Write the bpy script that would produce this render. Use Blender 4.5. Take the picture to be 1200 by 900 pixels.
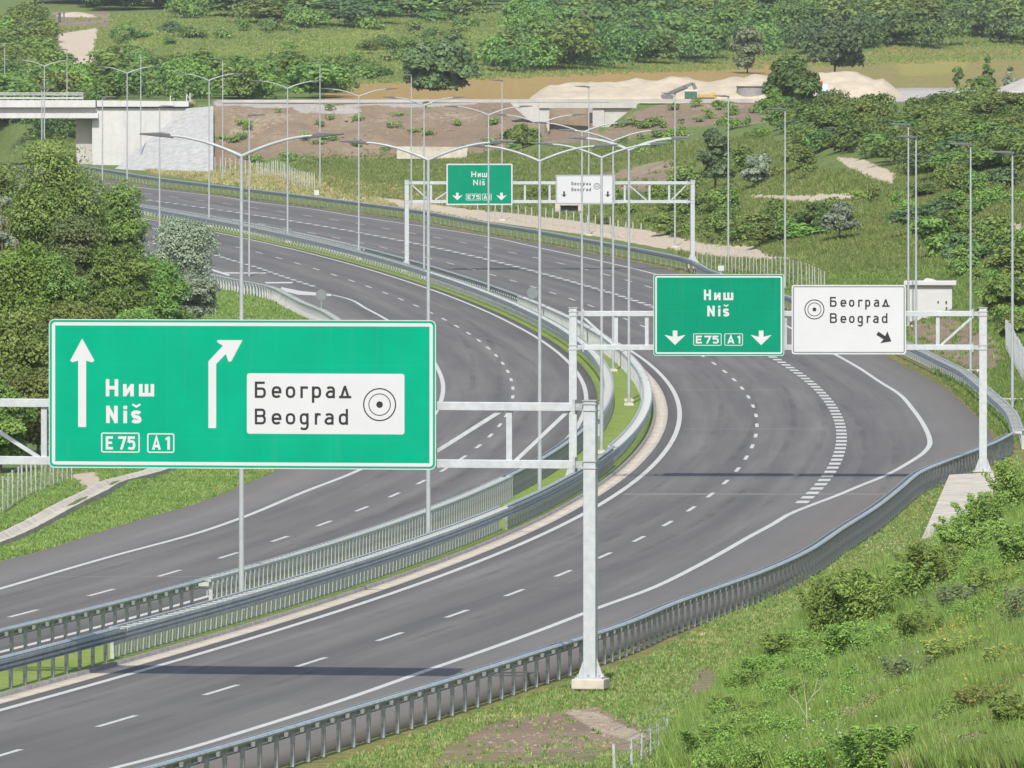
import bpy, bmesh, math, random
import numpy as np
from mathutils import Vector, Matrix

random.seed(7)
RNG = np.random.default_rng(11)
R = math.radians
S = bpy.context.scene
for o in list(bpy.data.objects):
    bpy.data.objects.remove(o)
COL = S.collection

# ------------------------------------------------------------------ camera, sky, sun, exposure
F, H, YV = 12000.0, 15.0, 162.0          # focal length in px (1200 wide), camera height, horizon row
cam = bpy.data.objects.new('camera', bpy.data.cameras.new('camera'))
COL.objects.link(cam)
cam.data.sensor_width = 36.0
cam.data.lens = F / 1200 * 36.0
cam.location = (0, 0, H)
cam.rotation_euler = (R(90), 0, 0)
cam.data.shift_y = -(450 - YV) / 1200
cam.data.clip_start = 5
cam.data.clip_end = 12000
S.camera = cam

HAZE = 0.00004
SUN_EL, SUN_AZ = 44.0, 4.0               # sun behind the camera, a touch to the left
w = bpy.data.worlds.new('World'); S.world = w; w.use_nodes = True
nt = w.node_tree
sky = nt.nodes.new('ShaderNodeTexSky'); sky.sky_type = 'NISHITA'; sky.sun_disc = False
sky.sun_elevation = R(SUN_EL); sky.sun_rotation = R(180 + SUN_AZ)
sky.air_density = 1.2; sky.dust_density = 2.0
bg = nt.nodes['Background']; bg.inputs[1].default_value = 0.13
nt.links.new(sky.outputs[0], bg.inputs[0])
sl = bpy.data.lights.new('sun', 'SUN'); sl.energy = 4.0; sl.angle = R(0.5); sl.color = (1, .955, .88)
so = bpy.data.objects.new('sun', sl); COL.objects.link(so)
so.rotation_euler = (R(90 - SUN_EL), 0, R(-SUN_AZ))
S.view_settings.view_transform = 'Standard'; S.view_settings.look = 'None'
S.view_settings.gamma = 1; S.view_settings.exposure = 0.42
S.view_settings.use_curve_mapping = False
S.render.engine = 'CYCLES'
S.cycles.max_bounces = 6; S.cycles.transparent_max_bounces = 6
S.cycles.volume_bounces = 0

# ------------------------------------------------------------------ mapping between the photograph's measures and the ground
ZT = np.array([(0, 0), (350, 0), (400, .03), (450, .15), (500, .38), (550, .68), (600, 1.07), (650, 1.58), (700, 2.2),
               (750, 2.95), (800, 3.77), (850, 4.68), (900, 5.62), (950, 6.58), (1000, 7.55), (1100, 9.45),
               (1200, 11.2), (1300, 12.8), (1400, 14.2)])

def smooth_table(t, n=2000):
    x = np.linspace(t[0, 0], t[-1, 0], n); y = np.interp(x, t[:, 0], t[:, 1])
    k = np.hanning(71); k /= k.sum()
    yp = np.pad(y, 35, mode='edge'); yp[-35:] = y[-1] + (y[-1] - y[-2]) * np.arange(1, 36)
    return x, np.convolve(yp, k, 'valid')
ZX, ZY = smooth_table(ZT)
def zr(Y): return np.interp(Y, ZX, ZY)

def bp(px, py, dz=0.0):
    """point of the road surface (dz above it) seen at that place in the photograph"""
    lo, hi = 100.0, 1400.0
    for _ in range(50):
        m = .5 * (lo + hi)
        if YV + F * (H - zr(m) - dz) / m > py: lo = m
        else: hi = m
    return ((px - 600) * m / F, m, float(zr(m)) + dz)
def P(px, py, Y): return Vector(((px - 600) * Y / F, Y, H - (py - YV) * Y / F))

class Poly:
    def __init__(s, pts, deg=6, dz=0.0):
        q = np.array([bp(x, y, dz) for x, y in pts]); q = q[np.argsort(q[:, 1])]
        s.a, s.b = q[0, 1], q[-1, 1]
        s.c = np.polynomial.Polynomial.fit(q[:, 1], q[:, 0], deg); s.d = s.c.deriv()
    def __call__(s, Y):
        Y = np.asarray(Y, float); t = np.clip(Y, s.a, s.b)
        return s.c(t) + (Y - t) * s.d(t)
    def slope(s, Y): return s.d(np.clip(Y, s.a, s.b))

class Spline:
    """monotone cubic through measured points"""
    def __init__(s, pts, dz=0.0, raw=None):
        q = np.array(raw if raw is not None else [bp(x, y, dz) for x, y in pts], float); q = q[np.argsort(q[:, 1])]
        s.y = q[:, 1]; s.x = q[:, 0]
        s.m = np.gradient(s.x, s.y)
    def __call__(s, Y):
        Y = np.asarray(Y, float); t = np.clip(Y, s.y[0], s.y[-1])
        i = np.clip(np.searchsorted(s.y, t) - 1, 0, len(s.y) - 2)
        h = s.y[i + 1] - s.y[i]; u = (t - s.y[i]) / h
        v = (2*u**3 - 3*u**2 + 1)*s.x[i] + (u**3 - 2*u**2 + u)*h*s.m[i] + (-2*u**3 + 3*u**2)*s.x[i+1] + (u**3 - u**2)*h*s.m[i+1]
        e = np.where(Y < s.y[0], s.m[0], s.m[-1])
        return v + (Y - t) * e
    def slope(s, Y): return (s(np.asarray(Y) + 2.0) - s(np.asarray(Y) - 2.0)) / 4.0

R2 = Poly([(218,248),(248,253),(277,258),(309,263),(337,268),(366,273),(394,279),(423,285),(450,290),(478,296),(506,303),(529,309),(554,317),(579,323),(603,330),(650,344),
  (673,351),(695,359),(736,374),(754,383),(823,417),(836,426),(849,435),(859,445),(869,455),(876,465),(882,476),(886,487),
  (887,499),(886,511),(883,523),(876,537),(865,550),(850,565),(834,579),(811,596),(783,613),(748,631),(710,650),(662,671),
  (604,694),(540,718),(462,745),(370,774),(264,808),(135,845)], 8)
R3 = Poly([(156,232),(180,235),(210,239),(240,244),(272,248),(300,253),(332,257),(356,261),(384,266),(424,273),(463,281),
  (492,286),(529,294),(560,302),(600,311),(626,318),(658,327),(690,335),(724,347),(762,357),(900,417),(918,426),(938,437),
  (956,454),(968,467),(977,480),(982,490),(985,506),(986.6,518),(985,528),(980,541),(971,555),(953,576),(938,591)], 8)
R4 = Poly([(160,225),(194,230),(227,234),(259,238),(292,243),(324,247),(356,252),(386,257),(418,262),(448,267),(480,273),
  (510,278),(538,284),(567,289),(597,295),(625,301),(654,308),(681,314),(707,322),(733,328),(761,336)], 5)
RB = Spline([(134,216),(200,224),(248,229),(300,237),(358,244),(420,254),(500,266),(580,279),(630,290),(700,305),(767,321),
  (850,349),(920,381),(980,416),(1008,432),(1032,448),(1054,462),(1070,480),(1084,501),(1089,513),(1089.5,521),(1083,530),(1062,544),(1036,558),
  (1006,570),(980,581),(948,593),(926,602),(906,614),(880,628),(840,651),(814,665),(760,691),(702,712),(640,736),(580,758),(508,783),(400,821),(300,853),(200,883),(134,900)])
L2 = Poly([(254,284),(277,290),(303,296),(327,302),(350,309),(372,316),(394,323),(414,330),(434,337),(454,345),(473,352),
  (490,359),(507,367),(522,375),(537,383),(550,391),(562,400),(573,408),(582,418),(589,427),(595,436),(598,446),(601,456),
  (601,466),(599,477),(594,488),(586,499),(574,511),(560,523),(543,536),(520,551),(493,565),(460,581),(422,597),(377,614),
  (326,633),(264,652),(192,674),(109,697),(27,719)], 7)
CC = Poly([(226,267),(250,272),(288,280),(340,291),(358,295),(380,302),(420,313),(460,324),(500,338),(530,348),(558,359),
  (580,370),(610,385),(640,402),(660,420),(678,440),(686,458),(687,468),(684,484),(678,500),(666,514),(646,530),(396,651),
  (328,672),(172,720),(0,764)], 7)
LD = Spline([(386,345),(400,348),(430,362),(462,380),(492,404),(512,430),(519,450),(516,472),(500,497),(470,522),(414,554),(360,575),(280,608),
  (240,622),(120,655),(0,690)])
L3 = Spline([(200,289),(248,298),(272,305),(300,313),(326,322),(350,330),(372,337)])
LE = Spline([(150,305),(200,318),(248,331),(280,340),(320,351),(360,366),(400,383),(430,402),(450,424),(456,450),(446,480),(410,514),
  (320,554),(280,571),(240,587),(160,610),(100,629),(60,642),(0,658)])
RG_top = [(200,894),(320,860),(400,836),(520,800),(640,762),(738,730),(790,708),(840,690),(890,672),(940,650),(990,618),
  (1028,594),(1056,572),(1080,553),(1130,533),(1168,518),(1187,508)]
RF_top = [(1190.5,500),(1186,488),(1160,462),(1148,452),(1128,436),(1100,422),(1080,412),(1020,385),(950,358),(880,334),(833,318),(800,303),
  (762,295),(730,289),(680,280),(636,272),(560,260),(500,249),(420,238),(340,228),(248,217),(190,210),(140,202)]
RGN = Spline(RG_top, .9)
RGA = Spline(RG_top + RF_top, .88)
class Off:
    def __init__(s, c, d): s.c, s.d = c, d
    def slope(s, Y): return s.c.slope(Y)
    def __call__(s, Y): return s.c(Y) + s.d * np.sqrt(1 + s.c.slope(Y)**2)
RA = Off(R2, -3.97)
RE = Off(RGA, -1.0)
MR = Off(RA, -1.47)       # right median rail
ML = Off(CC, .98)        # left median rail

# ------------------------------------------------------------------ materials
MATS = {}
def rgb(h):
    return tuple((c / 12.92 if c <= .04045 else ((c + .055) / 1.055)**2.4) for c in h)
class M_:
    def __init__(s, name):
        s.m = bpy.data.materials.new(name); s.m.use_nodes = True; s.t = s.m.node_tree
        s.b = s.t.nodes['Principled BSDF']; MATS[name] = s.m
        s.b.inputs['Specular IOR Level'].default_value = .3
    def n(s, t, **k):
        x = s.t.nodes.new('ShaderNode' + t)
        for a, b in k.items(): setattr(x, a, b)
        return x
    def l(s, a, b): s.t.links.new(a, b)
    def noise(s, scale, detail=4, rough=.55, vec=None, dim='3D'):
        x = s.n('TexNoise'); x.inputs['Scale'].default_value = scale; x.inputs['Detail'].default_value = detail
        x.inputs['Roughness'].default_value = rough
        if vec is not None: s.l(vec, x.inputs['Vector'])
        return x.outputs['Fac']
    def ramp(s, fac, stops):
        x = s.n('ValToRGB'); e = x.color_ramp.elements
        while len(e) < len(stops): e.new(.5)
        for i, (p, c) in enumerate(stops):
            e[i].position = p; e[i].color = (c, c, c, 1) if isinstance(c, (int, float)) else (*c, 1)
        s.l(fac, x.inputs[0]); return x.outputs[0]
    def mix(s, fac, a, b, mode='MIX'):
        x = s.n('Mix', data_type='RGBA', blend_type=mode)
        for v, i in ((fac, 0), (a, 6), (b, 7)):
            if isinstance(v, (int, float)): x.inputs[i].default_value = v if i == 0 else (v, v, v, 1)
            elif isinstance(v, tuple): x.inputs[i].default_value = (*v, 1)
            else: s.l(v, x.inputs[i])
        return x.outputs[2]
    def math(s, op, a, b=0.0, clamp=False):
        x = s.n('Math', operation=op, use_clamp=clamp)
        for v, i in ((a, 0), (b, 1)):
            if isinstance(v, (int, float)): x.inputs[i].default_value = v
            else: s.l(v, x.inputs[i])
        return x.outputs[0]
    def pos(s): return s.n('TexCoord').outputs['Object']
    def uv(s): return s.n('TexCoord').outputs['UV']
    def mapv(s, v, sc):
        x = s.n('Mapping'); x.inputs['Scale'].default_value = sc; s.l(v, x.inputs[0]); return x.outputs[0]
    def col(s, c): 
        if isinstance(c, tuple): s.b.inputs['Base Color'].default_value = (*c, 1)
        else: s.l(c, s.b.inputs['Base Color'])
        return s
    def rough(s, r, metal=0.0):
        s.b.inputs['Roughness'].default_value = r; s.b.inputs['Metallic'].default_value = metal; return s
    def bump(s, h, strength=.5, dist=.05):
        x = s.n('Bump'); x.inputs['Strength'].default_value = strength; x.inputs['Distance'].default_value = dist
        s.l(h, x.inputs['Height']); s.l(x.outputs[0], s.b.inputs['Normal']); return s

def noisy(name, c, var=.15, scale=1.5, rough=.6, metal=0.0, c2=None, bump=0):
    m = M_(name); p = m.pos()
    n = m.noise(scale, 5, .6, p)
    lo = tuple(x * (1 - var) for x in c); hi = tuple(x * (1 + var) for x in c) if c2 is None else c2
    m.col(m.ramp(n, [(.3, lo), (.7, hi)])).rough(rough, metal)
    if bump: m.bump(n, bump, .03)
    return m.m

def sign_mat(name, c):
    m = M_(name); p = m.pos(); sep = m.n('SeparateXYZ'); m.l(p, sep.inputs[0])
    n = m.noise(.7, 5, .6, p); st = m.noise(1, 4, .6, m.mapv(p, (6, 1, .25)))
    col = m.ramp(n, [(.3, tuple(x*.93 for x in c)), (.7, tuple(x*1.07 for x in c))])
    sx = m.ramp(m.math('FRACT', m.math('ADD', m.math('DIVIDE', sep.outputs[0], 1.52), .37)), [(0, 1.0), (.012, 0.0)])
    sz = m.ramp(m.math('FRACT', m.math('ADD', m.math('DIVIDE', sep.outputs[2], 1.02), .21)), [(0, 1.0), (.016, 0.0)])
    col = m.mix(m.math('MULTIPLY', m.math('MAXIMUM', sx, sz), .28), col, (.03, .36, .24))
    col = m.mix(m.math('MULTIPLY', m.ramp(st, [(.55, 0.0), (.75, 1.0)]), .16), col, (.05, .20, .14))
    m.col(col).rough(.6).bump(n, .15, .02); m.b.inputs['Specular IOR Level'].default_value = .03; return m.m
noisy('galv', (.37, .395, .405), .25, 4, .5, .5)
noisy('galv_dark', (.27, .295, .31), .3, 5, .5, .6)
noisy('galv_light', (.40, .42, .415), .18, 3, .6, .2)
noisy('galv_white', (.40, .43, .45), .11, 4.5, .5, .25)
noisy('pole_metal', (.31, .335, .35), .10, 3, .55, .1)
noisy('lamp_head', (.10, .105, .11), .15, 6, .5, .2)
noisy('concrete', (.42, .385, .325), .22, 1.2, .9, bump=.2)
def stained(name, c):
    m = M_(name); p = m.pos(); n = m.noise(.25, 5, .6, p); st = m.noise(1, 5, .65, m.mapv(p, (.9, .9, .06))); f = m.noise(3, 4, .6, p)
    sep = m.n('SeparateXYZ'); m.l(p, sep.inputs[0])
    col = m.ramp(n, [(.3, tuple(x*.92 for x in c)), (.7, tuple(x*1.06 for x in c))])
    col = m.mix(m.math('MULTIPLY', m.ramp(st, [(.48, 0.0), (.72, 1.0)]), .38), col, tuple(x*.6 for x in c))
    jx = m.ramp(m.math('FRACT', m.math('DIVIDE', sep.outputs[0], 2.5)), [(0, 1.0), (.03, 0.0)])
    col = m.mix(m.math('MULTIPLY', jx, .3), col, tuple(x*.55 for x in c))
    col = m.mix(.12, col, m.ramp(f, [(.3, (.2, .2, .2)), (.7, (.6, .6, .58))]))
    m.col(col).rough(.88); return m.m
stained('concrete_white', (.46, .465, .465)); stained('concrete_pale', (.37, .36, .345))
noisy('concrete_rough', (.345, .345, .335), .22, 1.4, .95, bump=1.0)
noisy('concrete_grey', (.34, .33, .32), .15, .4, .9)
noisy('kerb', (.22, .21, .2), .3, 2, .9)
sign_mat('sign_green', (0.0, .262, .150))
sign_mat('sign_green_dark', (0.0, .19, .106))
noisy('sign_white', (.445, .458, .475), .03, .8, .45)
noisy('sign_black', (.018, .018, .022), .1, 2, .5)
noisy('sign_back', (.17, .19, .195), .12, 2, .5, .4)
noisy('line_white', (.43, .43, .41), .2, 4, .75)
noisy('kiosk_white', (.43, .43, .435), .04, .8, .7)
noisy('dark_metal_shade', (.06, .065, .07), .2, 3, .6)
noisy('fence_post', (.30, .31, .29), .15, 3, .8)
noisy('heap', (.40, .345, .265), .13, .5, .95, bump=.6)
noisy('heap_grey', (.36, .335, .315), .13, .5, .95, bump=.6)
noisy('yellow', (.42, .27, .08), .15, 3, .5)
noisy('machine_grey', (.13, .13, .13), .3, 3, .5)
noisy('glass_green', (.05, .12, .09), .2, 3, .15)
noisy('red', (.30, .04, .04), .3, 3, .5)
noisy('paleblue', (.45, .58, .68), .1, 3, .5)
noisy('bark', (.12, .095, .07), .3, 3, .95)
noisy('dead_wood', (.36, .34, .25), .15, 3, .9)
noisy('earth_clod', (.24, .18, .13), .3, 2, .95)
noisy('roof_white', (.6, .62, .66), .1, .3, .6)
noisy('tank_grey', (.24, .23, .23), .15, 1.5, .6, .2)

def asphalt():
    m = M_('asphalt'); p = m.pos(); uv = m.uv()
    big = m.noise(.035, 4, .6, p)
    fine = m.noise(22, 3, .7, p)
    st = m.noise(1.0, 5, .62, m.mapv(uv, (.9, .018, 1)))
    st2 = m.noise(1.0, 3, .6, m.mapv(uv, (3.2, .03, 1)))
    sep = m.n('SeparateXYZ'); m.l(uv, sep.inputs[0])
    # wheel-track bands of each 3.9 m lane
    wv = m.math('COSINE', m.math('MULTIPLY', sep.outputs[0], 2 * math.pi / 1.95))
    c = m.ramp(st, [(.36, (.084, .080, .081)), (.5, (.122, .117, .115)), (.64, (.168, .160, .154))])
    c = m.mix(.35, c, m.ramp(big, [(.35, (.088, .084, .086)), (.65, (.150, .143, .138))]))
    c = m.mix(m.math('MULTIPLY', m.ramp(st2, [(.52, 0.0), (.75, 1.0)]), .35), c, (.075, .072, .074))
    c = m.mix(m.math('MULTIPLY', m.math('ADD', wv, 1.0), .10), c, (.065, .062, .064))
    lane = m.noise(1.0, 2, .5, m.mapv(uv, (.33, .0015, 1)))
    c = m.mix(.6, c, m.ramp(lane, [(.35, (.68, .68, .68)), (.65, (1.32, 1.31, 1.30))]), 'MULTIPLY')
    pt = m.noise(1.0, 4, .6, m.mapv(uv, (.25, .05, 1)))
    c = m.mix(m.math('MULTIPLY', m.ramp(pt, [(.58, 0.0), (.68, 1.0)]), .16), c, (.075, .072, .073))
    ed = m.n('UVMap', uv_map='edge'); se = m.n('SeparateXYZ'); m.l(ed.outputs[0], se.inputs[0])
    du = m.ramp(m.math('ADD', m.math('DIVIDE', se.outputs[0], 4.0), m.math('MULTIPLY', m.math('SUBTRACT', st, .5), .8)), [(.0, 1.0), (.9, 0.0)])
    c = m.mix(m.math('MULTIPLY', du, .7), c, (.215, .198, .178))
    c = m.mix(1.0, c, (.93, .905, .875), 'MULTIPLY')
    jn = m.n('TexWave'); jn.wave_type = 'BANDS'; jn.bands_direction = 'Y'; jn.inputs['Scale'].default_value = .012; jn.inputs['Distortion'].default_value = 1.5
    m.l(uv, jn.inputs['Vector'])
    c = m.mix(m.math('MULTIPLY', m.ramp(jn.outputs['Fac'], [(.985, 0.0), (.999, 1.0)]), .16), c, (.09, .088, .09))
    c = m.mix(.22, c, m.ramp(fine, [(.3, (.07, .068, .068)), (.7, (.185, .178, .17))]))
    m.col(c).rough(.86).bump(fine, .25, .01)
    return m.m
asphalt()

def strip():
    m = M_('gutter'); p = m.pos(); uv = m.uv()
    n = m.noise(1.3, 5, .6, p); st = m.noise(1, 4, .6, m.mapv(uv, (6, .12, 1)))
    sep = m.n('SeparateXYZ'); m.l(uv, sep.inputs[0])
    j = m.math('FRACT', m.math('DIVIDE', sep.outputs[1], 6.0))
    c = m.ramp(n, [(.3, (.40, .355, .29)), (.7, (.56, .50, .42))])
    c = m.mix(m.math('MULTIPLY', m.ramp(st, [(.5, 0.0), (.7, 1.0)]), .4), c, (.28, .24, .19))
    c = m.mix(m.ramp(j, [(.0, 1.0), (.03, 0.0)]), c, (.16, .145, .13))
    m.col(c).rough(.9); return m.m
strip()

def terrain_mat():
    m = M_('terrain'); p = m.pos()
    a = m.n('VertexColor', layer_name='surf'); b = m.n('VertexColor', layer_name='surf2')
    sa = m.n('SeparateColor'); m.l(a.outputs[0], sa.inputs[0]); sb = m.n('SeparateColor'); m.l(b.outputs[0], sb.inputs[0])
    n0 = m.noise(.03, 5, .6, p); n1 = m.noise(.22, 6, .65, p); n2 = m.noise(1.6, 6, .7, p); n3 = m.noise(9, 4, .7, p)
    g = m.ramp(n1, [(.25, (.075, .115, .025)), (.5, (.115, .165, .038)), (.75, (.165, .20, .055))])
    g = m.mix(m.math('MULTIPLY', m.ramp(n0, [(.5, 0.0), (.75, 1.0)]), .4), g, (.22, .215, .08))
    g = m.mix(.6, g, m.ramp(n2, [(.3, (.05, .085, .018)), (.55, (.125, .175, .04)), (.75, (.21, .225, .075))]))
    def mask(ch, sharp, amp):
        v = m.math('ADD', ch, m.math('MULTIPLY', m.math('SUBTRACT', m.math('ADD', m.math('MULTIPLY', n2, .6), m.math('MULTIPLY', n1, .4)), .5), amp))
        return m.ramp(v, [(.5 - sharp, 0.0), (.5 + sharp, 1.0)])
    lush = m.ramp(n2, [(.3, (.14, .20, .025)), (.7, (.25, .30, .06))])
    g = m.mix(mask(sb.outputs[0], .3, 1.2), g, lush)
    dry = m.ramp(n2, [(.3, (.20, .135, .042)), (.5, (.295, .20, .066)), (.7, (.36, .26, .10))])
    g = m.mix(mask(sa.outputs[0], .25, 1.3), g, dry)
    dirt = m.ramp(n2, [(.25, (.16, .12, .082)), (.5, (.245, .195, .135)), (.75, (.33, .275, .2))])
    dirt = m.mix(.55, dirt, m.ramp(m.noise(.09, 5, .65, p), [(.3, (.145, .105, .078)), (.48, (.20, .152, .115)), (.6, (.29, .24, .175)), (.72, (.39, .335, .25))]))
    dirt = m.mix(1.0, dirt, (.95, .92, .86), 'MULTIPLY')
    g = m.mix(mask(sa.outputs[1], .2, 1.5), g, dirt)
    sand = m.ramp(n2, [(.25, (.36, .29, .21)), (.5, (.47, .39, .30)), (.8, (.56, .48, .38))])
    g = m.mix(mask(sa.outputs[2], .12, .7), g, sand)
    grav = m.ramp(n2, [(.25, (.26, .24, .22)), (.75, (.40, .37, .34))])
    g = m.mix(mask(sb.outputs[1], .12, .7), g, grav)
    g = m.mix(.3, g, m.ramp(n3, [(.3, .25), (.7, 1.0)]), 'MULTIPLY')
    g = m.mix(.35, g, (1.3, 1.3, 1.3), 'MULTIPLY')
    m.col(g).rough(.95).bump(m.math('ADD', n2, m.math('MULTIPLY', n3, .4)), .8, .25)
    return m.m
terrain_mat()

def median_mat():
    m = M_('median_turf'); p = m.pos()
    n1 = m.noise(.35, 6, .65, p); n2 = m.noise(2.5, 6, .7, p)
    g = m.ramp(n1, [(.3, (.13, .21, .03)), (.55, (.19, .265, .05)), (.72, (.30, .28, .10))])
    g = m.mix(.5, g, m.ramp(n2, [(.3, (.09, .15, .02)), (.7, (.26, .32, .075))]))
    m.col(g).rough(.95).bump(n2, .8, .15); return m.m
median_mat()

def leaf_mat(name, trans=.3):
    m = M_(name)
    a = m.n('VertexColor', layer_name='Col'); oi = m.n('ObjectInfo')
    hs = m.n('HueSaturation'); m.l(a.outputs[0], hs.inputs['Color'])
    m.l(m.math('ADD', m.math('MULTIPLY', oi.outputs['Random'], .035), .483), hs.inputs['Hue'])
    m.l(m.math('ADD', m.math('MULTIPLY', oi.outputs['Random'], .5), .75), hs.inputs['Value'])
    hs.inputs['Saturation'].default_value = .95
    m.col(hs.outputs[0]).rough(.55)
    tr = m.n('BsdfTranslucent'); m.l(hs.outputs[0], tr.inputs[0])
    mx = m.n('MixShader'); mx.inputs[0].default_value = trans
    out = m.t.nodes['Material Output']
    m.l(m.b.outputs[0], mx.inputs[1]); m.l(tr.outputs[0], mx.inputs[2]); m.l(mx.outputs[0], out.inputs[0])
    return m.m
leaf_mat('leaf', .32); leaf_mat('grass_blade', .35)

# ------------------------------------------------------------------ mesh helpers
class MB:
    def __init__(s): s.v = []; s.f = []; s.mi = []; s.uv = {}
    def add(s, vs, fs, mi=0):
        k = len(s.v); s.v += [tuple(v) for v in vs]; s.f += [tuple(i + k for i in f) for f in fs]; s.mi += [mi] * len(fs)
    def box(s, c, d, M=None, mi=0):
        x, y, z = d[0] / 2, d[1] / 2, d[2] / 2
        vs = [Vector((a * x, b * y, e * z)) for a in (-1, 1) for b in (-1, 1) for e in (-1, 1)]
        if M is not None: vs = [M @ v for v in vs]
        c = Vector(c); vs = [v + c for v in vs]
        s.add(vs, [(0, 1, 3, 2), (4, 6, 7, 5), (0, 4, 5, 1), (2, 3, 7, 6), (0, 2, 6, 4), (1, 5, 7, 3)], mi)
    def bar(s, a, b, wx, wz, mi=0, up=(0, 0, 1)):
        a, b = Vector(a), Vector(b); d = b - a; y = d.normalized()
        x = y.cross(Vector(up))
        if x.length < 1e-4: x = y.cross(Vector((0, 1, 0)))
        x.normalize(); z = x.cross(y)
        s.box((a + b) / 2, (wx, d.length, wz), Matrix((x, y, z)).transposed(), mi)
    def tube(s, pts, rad, n=8, mi=0, cap=True):
        pts = [Vector(p) for p in pts]; k = len(s.v); m = len(pts)
        for i, p in enumerate(pts):
            d = (pts[min(i + 1, m - 1)] - pts[max(i - 1, 0)]).normalized()
            x = d.cross(Vector((0, 1, 0))) if abs(d.y) < .9 else d.cross(Vector((1, 0, 0)))
            x.normalize(); y = d.cross(x); r = rad[i] if hasattr(rad, '__len__') else rad
            for j in range(n):
                t = 2 * math.pi * j / n
                s.v.append(tuple(p + (x * math.cos(t) + y * math.sin(t)) * r))
        fs = []
        for i in range(m - 1):
            for j in range(n):
                fs.append((k + i*n + j, k + i*n + (j+1) % n, k + (i+1)*n + (j+1) % n, k + (i+1)*n + j))
        if cap:
            fs.append(tuple(k + j for j in range(n))[::-1]); fs.append(tuple(k + (m-1)*n + j for j in range(n)))
        s.f += fs; s.mi += [mi] * len(fs)
    def prism(s, poly, fn, d, mi=0):
        """polygon (list of 2-D points) mapped by fn(u,v,depth) and given a thickness d"""
        n = len(poly)
        area = sum(poly[i][0]*poly[(i+1) % n][1] - poly[(i+1) % n][0]*poly[i][1] for i in range(n))
        if area < 0: poly = poly[::-1]
        vs = [fn(u, v, d) for u, v in poly] + [fn(u, v, 0) for u, v in poly]
        fs = [tuple(range(n)), tuple(range(2*n - 1, n - 1, -1))] + [(i, i + n, (i+1) % n + n, (i+1) % n) for i in range(n)]
        s.add(vs, fs, mi)
    def build(s, name, mats, parent=None, smooth=False, bevel=0):
        me = bpy.data.meshes.new(name); me.from_pydata(s.v, [], s.f)
        if not isinstance(mats, (list, tuple)): mats = [mats]
        for m in mats: me.materials.append(MATS[m])
        if len(mats) > 1: me.polygons.foreach_set('material_index', s.mi)
        bm = bmesh.new(); bm.from_mesh(me); bmesh.ops.recalc_face_normals(bm, faces=bm.faces); bm.to_mesh(me); bm.free()
        if smooth: me.polygons.foreach_set('use_smooth', [True] * len(me.polygons))
        o = bpy.data.objects.new(name, me); COL.objects.link(o)
        if parent is not None: o.parent = parent
        if bevel:
            b = o.modifiers.new('bevel', 'BEVEL'); b.width = bevel; b.segments = 2; b.limit_method = 'ANGLE'
        return o
def tag(o, label=None, cat=None, group=None, kind=None):
    if label: o['label'] = label
    if cat: o['category'] = cat
    if group: o['group'] = group
    if kind: o['kind'] = kind
    return o
def empty(name, loc, label, cat, group=None, rz=0):
    o = bpy.data.objects.new(name, None); COL.objects.link(o); o.location = loc; o.rotation_euler = (0, 0, rz)
    o.empty_display_size = .3
    return tag(o, label, cat, group)
def copy_tree(o, parent=None):
    c = o.copy(); COL.objects.link(c)
    if parent is not None: c.parent = parent
    for ch in list(o.children): copy_tree(ch, c)
    return c
def np_mesh(name, v, f, mats, col=None):
    me = bpy.data.meshes.new(name)
    nv, nf, k = len(v), len(f), f.shape[1]
    me.vertices.add(nv); me.vertices.foreach_set('co', np.ascontiguousarray(v, np.float32).ravel())
    me.loops.add(nf * k); me.polygons.add(nf)
    me.loops.foreach_set('vertex_index', np.ascontiguousarray(f, np.int32).ravel())
    me.polygons.foreach_set('loop_start', np.arange(0, nf * k, k, dtype=np.int32))
    me.update(calc_edges=True)
    for m in (mats if isinstance(mats, (list, tuple)) else [mats]): me.materials.append(MATS[m])
    if col is not None:
        for nm, c in (col.items() if isinstance(col, dict) else (('Col', col),)):
            a = me.color_attributes.new(nm, 'FLOAT_COLOR', 'POINT')
            c4 = np.ones((nv, 4), np.float32); c4[:, :3] = c
            a.data.foreach_set('color', c4.ravel())
    return me

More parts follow.
